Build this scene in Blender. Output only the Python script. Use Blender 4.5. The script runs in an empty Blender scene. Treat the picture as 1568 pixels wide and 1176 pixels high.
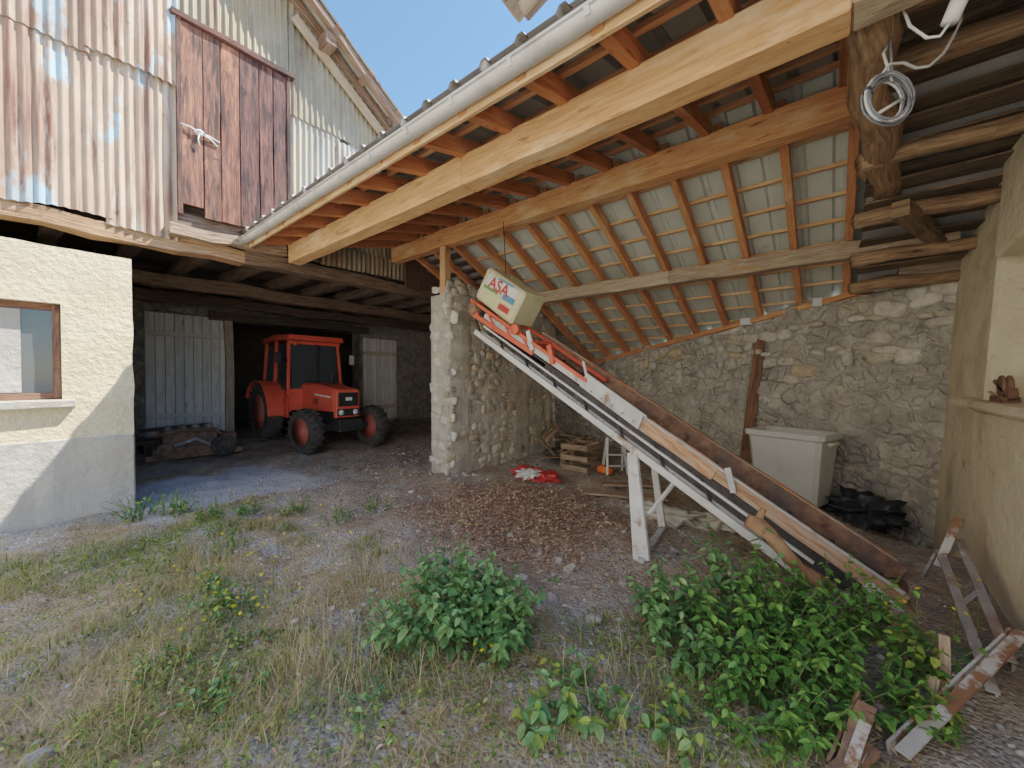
import bpy, bmesh, math, random
import numpy as np
from mathutils import Vector, Matrix, noise
random.seed(7); rng=np.random.default_rng(7)
R=math.radians
CA,SA=math.cos(R(39.3)),math.sin(R(39.3))
def W(r,d,z): return Vector((CA*d+SA*r, SA*d-CA*r, z))
scene=bpy.context.scene
# ---------------------------------------------------------------- materials
def gmat(name,stops,scale=5,stretch=(1,1,1),coord='Object',detail=6,rough=.85,bump=.3,bscale=None,usecol=False,metallic=0,layers=(),transl=0,lo=.3,hi=.7,bdist=.02,voro=None,distort=0):
    m=bpy.data.materials.new(name); m.use_nodes=True; nt=m.node_tree; N=nt.nodes; L=nt.links
    b=N['Principled BSDF']; b.inputs['Roughness'].default_value=rough; b.inputs['Metallic'].default_value=metallic
    tc=N.new('ShaderNodeTexCoord'); mp=N.new('ShaderNodeMapping'); mp.inputs['Scale'].default_value=stretch
    L.new(tc.outputs[coord],mp.inputs[0])
    def ramp(src,cs,lo,hi):
        r=N.new('ShaderNodeValToRGB'); e=r.color_ramp.elements
        while len(e)<len(cs): e.new(.5)
        for i,c in enumerate(cs):
            e[i].position=lo+(hi-lo)*i/(len(cs)-1); e[i].color=(*c,1) if not isinstance(c,float) else (c,c,c,1)
        L.new(src,r.inputs[0]); return r.outputs[0]
    def nz(sc,det,vec,dist=0):
        n=N.new('ShaderNodeTexNoise'); n.inputs['Scale'].default_value=sc; n.inputs['Detail'].default_value=det
        n.inputs['Roughness'].default_value=.65; n.inputs['Distortion'].default_value=dist
        L.new(vec,n.inputs['Vector']); return n.outputs['Fac']
    f=nz(scale,detail,mp.outputs[0],distort); col=ramp(f,stops,lo,hi)
    hgt=f
    if voro: # (scale, colour contrast, joint mix, joint colour, joint depth)
        v=N.new('ShaderNodeTexVoronoi'); v.inputs['Scale'].default_value=voro[0]
        wv=N.new('ShaderNodeVectorMath'); wv.operation='ADD'
        nn=N.new('ShaderNodeTexNoise'); nn.inputs['Scale'].default_value=voro[0]*1.1; nn.inputs['Detail'].default_value=4; L.new(mp.outputs[0],nn.inputs['Vector'])
        sc=N.new('ShaderNodeVectorMath'); sc.operation='SCALE'; sc.inputs['Scale'].default_value=.95/voro[0]
        L.new(nn.outputs['Color'],sc.inputs[0]); L.new(mp.outputs[0],wv.inputs[0]); L.new(sc.outputs[0],wv.inputs[1])
        L.new(wv.outputs[0],v.inputs['Vector'])
        sp=N.new('ShaderNodeSeparateColor'); L.new(v.outputs['Color'],sp.inputs[0])
        vc=ramp(sp.outputs[0],[(1-voro[1],)*3,(1.,)*3,(1+voro[1],1+voro[1]*.9,1+voro[1]*.75)],0,1)
        mx=N.new('ShaderNodeMix'); mx.data_type='RGBA'; mx.blend_type='MULTIPLY'; mx.inputs[0].default_value=1
        L.new(col,mx.inputs[6]); L.new(vc,mx.inputs[7]); col=mx.outputs[2]
        v2=N.new('ShaderNodeTexVoronoi'); v2.feature='DISTANCE_TO_EDGE'; v2.inputs['Scale'].default_value=voro[0]; L.new(wv.outputs[0],v2.inputs['Vector'])
        ed=ramp(v2.outputs['Distance'],[0.,1.],0,.16)
        mx=N.new('ShaderNodeMix'); mx.data_type='RGBA'; mx.blend_type='MIX'
        iv=N.new('ShaderNodeMath'); iv.operation='MULTIPLY_ADD'; iv.inputs[1].default_value=-voro[2]; iv.inputs[2].default_value=voro[2]; L.new(ed,iv.inputs[0])
        L.new(iv.outputs[0],mx.inputs[0]); L.new(col,mx.inputs[6]); mx.inputs[7].default_value=(*voro[3],1); col=mx.outputs[2]
        ad=N.new('ShaderNodeMath'); ad.operation='MULTIPLY_ADD'; ad.inputs[1].default_value=voro[4]; L.new(ed,ad.inputs[0]); L.new(f,ad.inputs[2]); hgt=ad.outputs[0]
    for (c,sc,l,h,st) in layers:
        mp2=N.new('ShaderNodeMapping'); mp2.inputs['Scale'].default_value=st; mp2.inputs['Location'].default_value=(sc*1.3,sc*.7,3.1*sc)
        L.new(tc.outputs[coord],mp2.inputs[0])
        k=ramp(nz(sc,5,mp2.outputs[0]),[0.,1.],l,h)
        mx=N.new('ShaderNodeMix'); mx.data_type='RGBA'; L.new(k,mx.inputs[0]); L.new(col,mx.inputs[6]); mx.inputs[7].default_value=(*c,1); col=mx.outputs[2]
    if usecol:
        a=N.new('ShaderNodeAttribute'); a.attribute_name='Col'
        mx=N.new('ShaderNodeMix'); mx.data_type='RGBA'; mx.blend_type='MULTIPLY'; mx.inputs[0].default_value=1
        L.new(col,mx.inputs[6]); L.new(a.outputs['Color'],mx.inputs[7]); col=mx.outputs[2]
    L.new(col,b.inputs['Base Color'])
    if bump:
        bp=N.new('ShaderNodeBump'); bp.inputs['Strength'].default_value=bump; bp.inputs['Distance'].default_value=bdist
        h=nz(bscale,6,mp.outputs[0]) if bscale else hgt
        if voro and bscale:
            ad=N.new('ShaderNodeMath'); ad.operation='MULTIPLY_ADD'; ad.inputs[1].default_value=1.0; L.new(h,ad.inputs[0]); L.new(hgt,ad.inputs[2]); h=ad.outputs[0]
        L.new(h,bp.inputs['Height']); L.new(bp.outputs[0],b.inputs['Normal'])
    if transl:
        t=N.new('ShaderNodeBsdfTranslucent'); L.new(col,t.inputs[0]); ms=N.new('ShaderNodeMixShader'); ms.inputs[0].default_value=transl
        L.new(b.outputs[0],ms.inputs[1]); L.new(t.outputs[0],ms.inputs[2]); L.new(ms.outputs[0],N['Material Output'].inputs[0])
    return m
UVW=(1.2,14,1)
wood_new=gmat('wood_orange',[(.48,.22,.10),(.66,.35,.17),(.76,.48,.27)],2.2,UVW,'UV',usecol=True,bump=.25,distort=.6,rough=.7,layers=[((.30,.13,.06),2.2,.60,.70,(1,5,1)),((.78,.56,.36),1.1,.56,.7,(1,3,1)),((.24,.11,.05),5,.70,.74,(1,1.5,1))])
wood_old=gmat('wood_old',[(.12,.085,.06),(.33,.25,.175),(.48,.385,.285)],2.5,UVW,'UV',usecol=True,bump=.8,distort=.8,layers=[((.08,.055,.04),2,.55,.75,(1,5,1))])
wood_grey=gmat('wood_grey',[(.28,.225,.17),(.50,.42,.335),(.64,.57,.48)],2.5,UVW,'UV',usecol=True,bump=.7,distort=.8,layers=[((.50,.28,.14),1.5,.57,.77,(1,3,1))])
wood_side=gmat('wood_weathered_orange',[(.20,.11,.07),(.42,.26,.17),(.58,.42,.31)],2.5,UVW,'UV',usecol=True,bump=.6,distort=.8,layers=[((.46,.42,.38),1.5,.48,.68,(1,4,1)),((.60,.28,.13),1.1,.60,.70,(1,2,1))])
wood_red=gmat('wood_redbrown',[(.050,.024,.020),(.13,.056,.040),(.23,.110,.072)],2.5,UVW,'UV',usecol=True,bump=.8,distort=1.2,layers=[((.030,.018,.017),2,.48,.62,(1,7,1)),((.36,.17,.095),1.0,.58,.75,(1,3,1)),((.03,.018,.015),6,.66,.70,(1,1,1))])
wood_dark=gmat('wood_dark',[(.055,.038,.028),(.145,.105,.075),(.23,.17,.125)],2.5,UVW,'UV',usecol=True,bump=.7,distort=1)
door_white=gmat('door_whitewash',[(.62,.59,.55),(.80,.77,.73),(.86,.84,.81)],2,(1,6,1),'UV',usecol=True,bump=.4,layers=[((.30,.22,.16),2.5,.62,.80,(1,4,1))])
corr_pink=gmat('corrugated_faded',[(.32,.205,.14),(.51,.37,.26),(.62,.49,.37)],1.8,(1,1,.3),usecol=True,bump=.2,bscale=30,rough=.6,
  layers=[((.22,.08,.045),2.0,.50,.66,(5,1,.25)),((.64,.57,.47),2.4,.55,.68,(3,1,.4)),((.42,.60,.70),1.15,.57,.63,(1.9,1,.8)),((.14,.06,.035),8,.62,.75,(1,1,.6)),((.15,.06,.04),1.0,.58,.70,(2.5,1,.12))])
corr_grey=gmat('corrugated_galvanised',[(.22,.20,.16),(.36,.34,.28),(.50,.49,.45)],2,(1,1,.4),usecol=True,bump=.15,bscale=30,rough=.55,metallic=.1,
  layers=[((.24,.10,.05),2.2,.55,.70,(3,1,.3)),((.46,.38,.24),1.5,.5,.68,(2,1,.4))])
panel=gmat('roof_sheet_underside',[(.60,.63,.57),(.70,.72,.66)],1.5,usecol=True,bump=.05,rough=.6,layers=[((.52,.49,.42),3,.62,.75,(1,1,1))])
tile=gmat('roof_sheet_top',[(.40,.39,.37),(.52,.50,.48)],3,bump=.1)
gutter_m=gmat('gutter_zinc',[(.52,.51,.48),(.64,.63,.60)],3,rough=.5,metallic=.1,bump=.05,layers=[((.38,.35,.31),2,.55,.7,(1,1,1))])
plaster_w=gmat('plaster_cream',[(.60,.51,.34),(.75,.66,.47)],1.3,bump=1,bscale=14,bdist=.035,layers=[((.50,.41,.27),.8,.55,.75,(1,1,1))])
plaster_y=gmat('light_bounce_plaster',[(.78,.74,.66),(.86,.83,.76)],1.3,bump=.5,bscale=14)  # kept pale so the added unseen house reflects more sunlight
plaster_g=gmat('plaster_base_grey',[(.38,.365,.325),(.52,.50,.455)],2,bump=.8,bscale=12,bdist=.03,layers=[((.46,.41,.32),1.2,.55,.7,(1,1,1))])
plaster_b=gmat('plaster_ochre',[(.66,.56,.40),(.78,.69,.51),(.84,.77,.60)],1.6,bump=.9,bscale=10,bdist=.035,layers=[((.56,.48,.36),1.1,.54,.68,(1,1,1)),((.42,.39,.35),1.8,.60,.77,(1,1,.4)),((.42,.35,.26),5,.66,.72,(1,1,1))])
stone_m=gmat('rubble_stone',[(.65,.63,.6),(1.,.98,.95),(1.25,1.21,1.13)],14,usecol=True,bump=.8,bdist=.015,rough=.9)
mortar=gmat('mortar',[(.36,.32,.265),(.50,.455,.385),(.60,.55,.475)],5,bump=1,bscale=18,bdist=.03)
wallmort=gmat('rendered_rubble',[(.42,.395,.345),(.60,.56,.49),(.70,.66,.585)],3.2,bump=1,bscale=11,bdist=.08,voro=(6.0,.12,.15,(.50,.465,.40),.35),layers=[((.66,.54,.37),1.6,.57,.75,(1,1,1)),((.42,.405,.38),1.3,.53,.69,(1,1,.6)),((.20,.18,.155),5.5,.65,.70,(1,1,1))])
stonewall=gmat('stone_masonry',[(.28,.25,.21),(.45,.41,.35),(.56,.51,.44)],6,bump=1,bscale=14,bdist=.06,voro=(6,.25,.3,(.36,.33,.28),.5))
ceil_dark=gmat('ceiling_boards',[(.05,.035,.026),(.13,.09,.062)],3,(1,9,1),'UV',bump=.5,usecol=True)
red_p=gmat('tractor_red_paint',[(.66,.10,.055),(.78,.155,.085)],3,rough=.45,bump=.03,layers=[((.40,.18,.12),3,.56,.75,(1,1,1))])
red_rim=gmat('rim_red_faded',[(.36,.09,.065),(.52,.15,.10)],5,rough=.6,bump=.1,layers=[((.18,.14,.12),4,.5,.7,(1,1,1))])
rubber=gmat('tyre_rubber',[(.035,.034,.033),(.12,.108,.096)],6,rough=.85,bump=.2)
blackm=gmat('black_plastic',[(.02,.02,.02),(.05,.05,.05)],6,rough=.5,bump=.05)
steel=gmat('galvanised_steel',[(.40,.41,.42),(.60,.60,.59)],6,rough=.5,metallic=.2,bump=.08,layers=[((.28,.18,.12),4,.58,.72,(1,1,1))])
steel_d=gmat('weathered_steel',[(.24,.23,.22),(.38,.36,.34)],6,rough=.7,bump=.2,layers=[((.24,.13,.08),3,.5,.65,(1,1,1)),((.52,.50,.47),3.7,.6,.66,(1,1,1))])
white_p=gmat('white_paint_steel',[(.56,.56,.53),(.72,.72,.69)],4,rough=.5,bump=.08,layers=[((.32,.22,.15),5,.57,.69,(1,1,1))])
rust=gmat('rusty_iron',[(.11,.06,.04),(.25,.145,.095),(.35,.225,.15)],9,bump=.5,layers=[((.13,.11,.10),3,.5,.7,(1,1,1))])
rust_white=gmat('peeling_white_iron',[(.46,.44,.41),(.60,.58,.55)],4,bump=.3,layers=[((.26,.14,.08),4.5,.48,.54,(1,1,1))])
belt=gmat('belt_rubber',[(.022,.022,.024),(.07,.064,.06)],8,rough=.7,bump=.3,layers=[((.17,.13,.10),5,.58,.75,(1,1,1))])
box_y=gmat('cover_cream',[(.60,.54,.33),(.72,.66,.43)],4,rough=.45,bump=.05,layers=[((.42,.36,.24),4,.58,.75,(1,1,1))])
def flat(name,c,rough=.5,**k): return gmat(name,[tuple(x*.85 for x in c),tuple(min(1,x*1.1) for x in c)],5,rough=rough,bump=.05,**k)
cred=flat('red_plastic',(.58,.06,.05)); cblue=flat('blue_print',(.10,.30,.50)); cgreen=flat('green_print',(.12,.35,.12)); cwhite=flat('white_plastic',(.72,.72,.70)); corange=flat('orange_plastic',(.8,.2,.03))
cgreyc=flat('cable_grey',(.24,.25,.27)); bin_m=gmat('bin_plastic',[(.56,.565,.52),(.66,.665,.62)],2,rough=.5,bump=.05,layers=[((.46,.45,.40),2,.58,.77,(1,1,.4))])
tarp=flat('black_tarp',(.03,.035,.04),.45)
barkm=gmat('bark',[(.16,.085,.05),(.36,.20,.115),(.48,.30,.18)],6,(1,1,1),bump=.8)
tilered=gmat('light_bounce_tiles',[(.36,.16,.10),(.5,.25,.15)],6,bump=.3)
glass=bpy.data.materials.new('window_glass'); glass.use_nodes=True
b=glass.node_tree.nodes['Principled BSDF']; b.inputs['Base Color'].default_value=(.07,.08,.09,1); b.inputs['Roughness'].default_value=.06; b.inputs['Specular IOR Level'].default_value=.6
foliage=gmat('foliage',[(.8,.8,.8),(1.15,1.15,1.1)],30,usecol=True,bump=0,rough=.55,transl=.3,detail=1)
litter=gmat('litter',[(.8,.8,.8),(1.2,1.2,1.2)],40,usecol=True,bump=0,rough=.9,detail=1)
# ---------------------------------------------------------------- mesh builder
class MB:
    def __init__(s): s.v=[];s.f=[];s.m=[];s.c=[];s.uv=[];s.mats=[];s.sm=[]
    def mi(s,mat):
        if mat not in s.mats: s.mats.append(mat)
        return s.mats.index(mat)
    def add(s,vs,fs,mat,col=(1,1,1),uvs=None,smooth=False):
        o=len(s.v); s.v+= [tuple(v) for v in vs]; k=s.mi(mat)
        for i,f in enumerate(fs):
            s.f.append([o+j for j in f]); s.m.append(k); s.c.append(col); s.sm.append(smooth)
            if uvs: s.uv.append(uvs[i])
            else: s.uv.append([(vs[j][0]+vs[j][1]*.37,vs[j][2]+vs[j][1]*.37) for j in f])
    def loft(s,rings,mat,col=(1,1,1),smooth=True,cap=True,closed=True):
        n=len(rings[0]); vs=[p for r in rings for p in r]; fs=[];uvs=[]
        ou,ov=random.random()*20,random.random()*20; acc=0
        for i in range(len(rings)-1):
            L=(Vector(rings[i+1][0])-Vector(rings[i][0])).length
            vv=0
            for j in range(n if closed else n-1):
                k=(j+1)%n; e=(Vector(rings[i][k])-Vector(rings[i][j])).length
                fs.append((i*n+j,i*n+k,(i+1)*n+k,(i+1)*n+j))
                uvs.append([(ou+acc,ov+vv),(ou+acc,ov+vv+e),(ou+acc+L,ov+vv+e),(ou+acc+L,ov+vv)]); vv+=e
            acc+=L
        if cap and closed:
            for base,order in ((0,list(range(n))[::-1]),((len(rings)-1)*n,list(range(n)))):
                fs.append([base+j for j in order]); uvs.append([(ou+rings[base//n][j][0]*.3,ov+rings[base//n][j][2]) for j in order])
        s.add(vs,fs,mat,col,uvs,smooth)
    def beam(s,p0,p1,w,h,mat,col=None,up=(0,0,1),segs=1,jit=0,w1=None,h1=None):
        p0,p1=Vector(p0),Vector(p1); l=(p1-p0).normalized(); u=Vector(up)
        if abs(l.dot(u))>.98: u=Vector((1,0,0))
        sd=l.cross(u).normalized(); u2=sd.cross(l).normalized()
        if col is None: k=random.uniform(.82,1.12); col=(k,k,k)
        rings=[]
        for i in range(segs+1):
            t=i/segs; c=p0.lerp(p1,t); ww=w if w1 is None else w+(w1-w)*t; hh=h if h1 is None else h+(h1-h)*t
            j=lambda: random.uniform(-jit,jit)
            c=c+sd*j()*1.5+u2*j()*1.5
            rings.append([c+sd*(a*ww/2+j())+u2*(b_*hh/2+j()) for a,b_ in ((-1,-1),(1,-1),(1,1),(-1,1))])
        s.loft(rings,mat,col,smooth=False)
    def box(s,x0,x1,y0,y1,z0,z1,mat,col=None):
        xm,ym,zm=(x0+x1)/2,(y0+y1)/2,(z0+z1)/2; dx,dy,dz=abs(x1-x0),abs(y1-y0),abs(z1-z0)
        if dz>=dx and dz>=dy: s.beam((xm,ym,z0),(xm,ym,z1),dy,dx,mat,col)
        elif dx>=dy: s.beam((x0,ym,zm),(x1,ym,zm),dy,dz,mat,col)
        else: s.beam((xm,y0,zm),(xm,y1,zm),dx,dz,mat,col)
    def tube(s,pts,r,mat,seg=8,col=(1,1,1),jit=0,cap=True):
        pts=[Vector(p) for p in pts]; rs=r if isinstance(r,(list,tuple)) else [r]*len(pts); rings=[]
        ref=Vector((0,0,1)); 
        for i,p in enumerate(pts):
            t=(pts[min(i+1,len(pts)-1)]-pts[max(i-1,0)]).normalized()
            rf=ref if abs(t.dot(ref))<.95 else Vector((1,0,0))
            a=t.cross(rf).normalized(); b_=a.cross(t)
            rings.append([p+(a*math.cos(q)+b_*math.sin(q))*rs[i]*(1+random.uniform(-jit,jit)) for q in [2*math.pi*k/seg for k in range(seg)]])
        s.loft(rings,mat,col,True,cap)
    def lathe(s,c,axis,prof,seg,mat,smooth=True):
        c=Vector(c); ax=Vector(axis).normalized(); a=ax.orthogonal().normalized(); b_=ax.cross(a); rings=[]
        for (o,r) in prof:
            rings.append([c+ax*o+(a*math.cos(q)+b_*math.sin(q))*max(r,.0005) for q in [2*math.pi*k/seg for k in range(seg)]])
        s.loft(rings,mat,(1,1,1),smooth,True)
    def build(s,name,parent=None,bevel=0,fix=True):
        me=bpy.data.meshes.new(name); me.from_pydata(s.v,[],s.f)
        for m in s.mats: me.materials.append(m)
        me.polygons.foreach_set('material_index',s.m); me.polygons.foreach_set('use_smooth',s.sm)
        uvl=me.uv_layers.new(name='UVMap'); uvl.data.foreach_set('uv',[x for f in s.uv for p in f for x in p])
        ca=me.color_attributes.new('Col','FLOAT_COLOR','CORNER')
        ca.data.foreach_set('color',[x for f,c in zip(s.f,s.c) for _ in f for x in (*c,1)])
        if fix:
            bm=bmesh.new(); bm.from_mesh(me); bmesh.ops.recalc_face_normals(bm,faces=bm.faces); bm.to_mesh(me); bm.free()
        ob=bpy.data.objects.new(name,me); scene.collection.objects.link(ob)
        if parent: ob.parent=parent
        if bevel:
            bv=ob.modifiers.new('bevel','BEVEL'); bv.width=bevel; bv.segments=1; bv.limit_method='ANGLE'; bv.angle_limit=R(50)
        return ob
def empty(name,loc=(0,0,0)):
    e=bpy.data.objects.new(name,None); e.location=loc; e.empty_display_size=.2; scene.collection.objects.link(e); return e
def npmesh(name,V,F,C,mat,smooth=False,parent=None):
    me=bpy.data.meshes.new(name); M,k=F.shape
    me.vertices.add(len(V)); me.vertices.foreach_set('co',V.astype(np.float32).ravel())
    me.loops.add(M*k); me.loops.foreach_set('vertex_index',F.astype(np.int32).ravel())
    me.polygons.add(M); me.polygons.foreach_set('loop_start',np.arange(0,M*k,k,dtype=np.int32)); me.polygons.foreach_set('loop_total',np.full(M,k,dtype=np.int32))
    me.update(calc_edges=True); me.validate()
    me.polygons.foreach_set('use_smooth',np.full(M,smooth))
    ca=me.color_attributes.new('Col','FLOAT_COLOR','POINT'); ca.data.foreach_set('color',np.hstack([C,np.ones((len(C),1))]).astype(np.float32).ravel())
    me.materials.append(mat); ob=bpy.data.objects.new(name,me); scene.collection.objects.link(ob)
    if parent: ob.parent=parent
    return ob
def rotm(yaw,pitch,roll):
    cy,sy,cp,sp,cr,sr=np.cos(yaw),np.sin(yaw),np.cos(pitch),np.sin(pitch),np.cos(roll),np.sin(roll)
    n=len(yaw); z=np.zeros(n); o=np.ones(n)
    Rz=np.stack([cy,-sy,z,sy,cy,z,z,z,o],1).reshape(n,3,3); Ry=np.stack([cp,z,sp,z,o,z,-sp,z,cp],1).reshape(n,3,3); Rx=np.stack([o,z,z,z,cr,-sr,z,sr,cr],1).reshape(n,3,3)
    return Rz@Ry@Rx
def scat(tv,tf,pos,scl,rot,col,jit=0):
    n=len(pos); k=len(tv); T=np.repeat(tv[None],n,0)
    if jit: T=T*(1+rng.uniform(-jit,jit,(n,k,1)))
    T=T*scl[:,None,:]; V=np.einsum('nij,nkj->nki',rot,T)+pos[:,None,:]
    F=(tf[None]+(np.arange(n)*k)[:,None,None]).reshape(-1,tf.shape[1]); C=np.repeat(col,k,0)
    return V.reshape(-1,3),F,C
def join(parts):
    Vs,Fs,Cs=[],[],[];o=0
    for V,F,C in parts: Vs.append(V);Fs.append(F+o);Cs.append(C);o+=len(V)
    return np.vstack(Vs),np.vstack(Fs),np.vstack(Cs)
def ico(sub,pw=1):
    bm=bmesh.new(); bmesh.ops.create_icosphere(bm,subdivisions=sub,radius=1); v=np.array([x.co[:] for x in bm.verts]); f=np.array([[q.index for q in x.verts] for x in bm.faces]); bm.free()
    v=np.sign(v)*np.abs(v)**pw; return v,f
ICO1=ico(1); ICO2=ico(2,.58)
# ---------------------------------------------------------------- ground
def sstep(x,a,b):
    t=np.clip((x-a)/(b-a),0,1); return t*t*(3-2*t)
def gz(x,y):
    x=np.asarray(x,float); y=np.asarray(y,float)
    z=-.42*np.exp(-((x-6.8)**2+(y+1)**2)/1.1)+.15*sstep(y,7,11)*1.0
    z=z+.12*np.exp(-((x-3.7)**2/1.2+(y-2.9)**2/.8))-.06*np.exp(-((x-2.7)**2/.3+(y-2.2)**2/1.5))
    z=z+.02*np.sin(x*3.1+y*1.7)*np.cos(y*2.3-x)+.012*np.sin(x*7.7-y*5.1)
    return z
xs=np.concatenate([[-300,-120,-50,-20,-8,-4,-2],np.arange(-1,10,.07),[11,13,20,50,120,300]])
ys=np.concatenate([[-300,-120,-50,-20,-8,-4,-2],np.arange(-1.4,12.5,.07),[13,15,20,50,120,300]])
GX,GY=np.meshgrid(xs,ys); GZ=gz(GX,GY)
for i in range(GZ.shape[0]):
    for j in range(GZ.shape[1]):
        GZ[i,j]+=noise.noise(Vector((GX[i,j]*2.5,GY[i,j]*2.5,0)))*.03+noise.noise(Vector((GX[i,j]*8,GY[i,j]*8,3)))*.018
V=np.stack([GX,GY,GZ],-1).reshape(-1,3); nx=len(xs); ny=len(ys)
idx=np.arange(nx*ny).reshape(ny,nx); F=np.stack([idx[:-1,:-1],idx[:-1,1:],idx[1:,1:],idx[1:,:-1]],-1).reshape(-1,4)
gm=bpy.data.materials.new('ground_mix'); gm.use_nodes=True; nt=gm.node_tree; N=nt.nodes; L=nt.links; bs=N['Principled BSDF']; bs.inputs['Roughness'].default_value=.95
tc=N.new('ShaderNodeTexCoord'); OC=tc.outputs['Object']
def nz(sc,det=6,o=0):
    n=N.new('ShaderNodeTexNoise'); n.inputs['Scale'].default_value=sc; n.inputs['Detail'].default_value=det; n.inputs['Roughness'].default_value=.65
    mp=N.new('ShaderNodeMapping'); mp.inputs['Location'].default_value=(o,o*2,0); L.new(OC,mp.inputs[0]); L.new(mp.outputs[0],n.inputs['Vector']); return n.outputs['Fac']
def rp(src,cs,ps):
    r=N.new('ShaderNodeValToRGB'); e=r.color_ramp.elements
    while len(e)<len(cs): e.new(.5)
    for i,(c,p) in enumerate(zip(cs,ps)): e[i].position=p; e[i].color=(*c,1) if isinstance(c,tuple) else (c,c,c,1)
    L.new(src,r.inputs[0]); return r.outputs[0]
def mth(op,a,b_,c=None):
    n=N.new('ShaderNodeMath'); n.operation=op
    for i,q in enumerate((a,b_,c)):
        if q is None: continue
        if isinstance(q,(int,float)): n.inputs[i].default_value=q
        else: L.new(q,n.inputs[i])
    return n.outputs[0]
def sm(src,a,b_):
    n=N.new('ShaderNodeMapRange'); n.interpolation_type='SMOOTHSTEP'; n.inputs[1].default_value=a; n.inputs[2].default_value=b_; L.new(src,n.inputs[0]); return n.outputs[0]
def mixc(f,a,b_):
    n=N.new('ShaderNodeMix'); n.data_type='RGBA'; L.new(f,n.inputs[0]) if not isinstance(f,float) else None
    if isinstance(f,float): n.inputs[0].default_value=f
    for i,q in ((6,a),(7,b_)):
        if isinstance(q,tuple): n.inputs[i].default_value=(*q,1)
        else: L.new(q,n.inputs[i])
    return n.outputs[2]
sep=N.new('ShaderNodeSeparateXYZ'); L.new(OC,sep.inputs[0]); X,Y=sep.outputs[0],sep.outputs[1]
wob=mth('MULTIPLY_ADD',nz(1.4),1.6,-.8); X2=mth('ADD',X,wob); Y2=mth('ADD',Y,mth('MULTIPLY_ADD',nz(1.7,6,9),1.6,-.8))
vo=N.new('ShaderNodeTexVoronoi'); vo.inputs['Scale'].default_value=48; L.new(OC,vo.inputs['Vector']); sc_=N.new('ShaderNodeSeparateColor'); L.new(vo.outputs['Color'],sc_.inputs[0])
gravel=rp(sc_.outputs[0],[(.30,.285,.26),(.48,.46,.42),(.66,.64,.60)],[0,.6,1])
earth=rp(nz(9),[(.31,.25,.19),(.49,.42,.335),(.61,.54,.45)],[.3,.5,.7])
c_grass=mixc(sm(nz(1.1,6,4),.47,.60),mixc(sm(nz(6),.4,.6),(.38,.29,.17),(.52,.43,.28)),gravel)
earth2=mixc(sm(nz(2.2,6,7),.45,.6),earth,gravel)
straw=rp(nz(22),[(.17,.11,.075),(.37,.27,.185),(.54,.43,.31)],[.35,.5,.65])
dirt=mixc(sm(nz(1.6,6,2),.42,.58),earth2,mixc(.55,straw,earth))
col=mixc(sm(X2,1.7,2.5),c_grass,dirt)
ax=mth('ABSOLUTE',mth('SUBTRACT',X2,1.75),0); ay=mth('ABSOLUTE',mth('SUBTRACT',Y2,6.9),0)
mslab=mth('MULTIPLY',sm(ax,1.15,.95),sm(ay,1.15,.9))
slab=rp(nz(5,8,3),[(.46,.47,.48),(.62,.62,.62),(.70,.70,.69)],[.3,.5,.7])
col=mixc(mth('MULTIPLY',mslab,.9),col,slab)
cxm=mth('ABSOLUTE',mth('SUBTRACT',X2,3.5),0); cym=mth('ABSOLUTE',mth('SUBTRACT',Y2,2.8),0)
chip=mth('MULTIPLY',sm(cxm,1.1,.6),sm(cym,1.3,.7)); col=mixc(mth('MULTIPLY',chip,.8),col,straw)
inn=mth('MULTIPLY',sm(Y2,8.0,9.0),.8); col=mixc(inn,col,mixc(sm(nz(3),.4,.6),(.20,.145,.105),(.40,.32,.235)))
col=mixc(sm(X2,-.3,-1.3),col,mixc(sm(nz(.8,5,5),.4,.6),(.54,.50,.43),(.64,.61,.54)))  # yard ground coloured paler on this side to bounce more sunlight
L.new(col,bs.inputs['Base Color'])
bp=N.new('ShaderNodeBump'); bp.inputs['Strength'].default_value=1; bp.inputs['Distance'].default_value=.025
L.new(mth('ADD',mth('MULTIPLY',vo.outputs['Distance'],-.8),mth('MULTIPLY',nz(30),1.2)),bp.inputs['Height']); L.new(bp.outputs[0],bs.inputs['Normal'])
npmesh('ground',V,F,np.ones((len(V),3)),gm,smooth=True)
# unseen pale house, added behind the camera to bounce sunlight into the shade
yh=empty('light_bounce_house'); mb=MB()
mb.box(-14,-5.5,-14,5.6,-.2,7.5,plaster_y,(1,1,1)); mb.build('walls',yh)
mb=MB(); mb.loft([[(-15,-14.6,7.4),(-4.8,-14.6,7.4),(-9.8,-14.6,10.6)],[(-15,5.9,7.4),(-4.8,5.9,7.4),(-9.8,5.9,10.6)]],tilered,smooth=False); mb.build('roof',yh)
mb=MB()
for y in (-11.5,-8,-4.5,-1,2.8):
    for z in (1.0,4.2):
        mb.box(-5.52,-5.44,y-.5,y+.5,z,z+1.4,wood_red); mb.box(-5.46,-5.42,y-.43,y+.43,z+.07,z+1.33,glass); mb.box(-5.5,-5.3,y-.6,y+.6,z-.1,z-.005,plaster_g)
mb.build('windows',yh)
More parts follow.
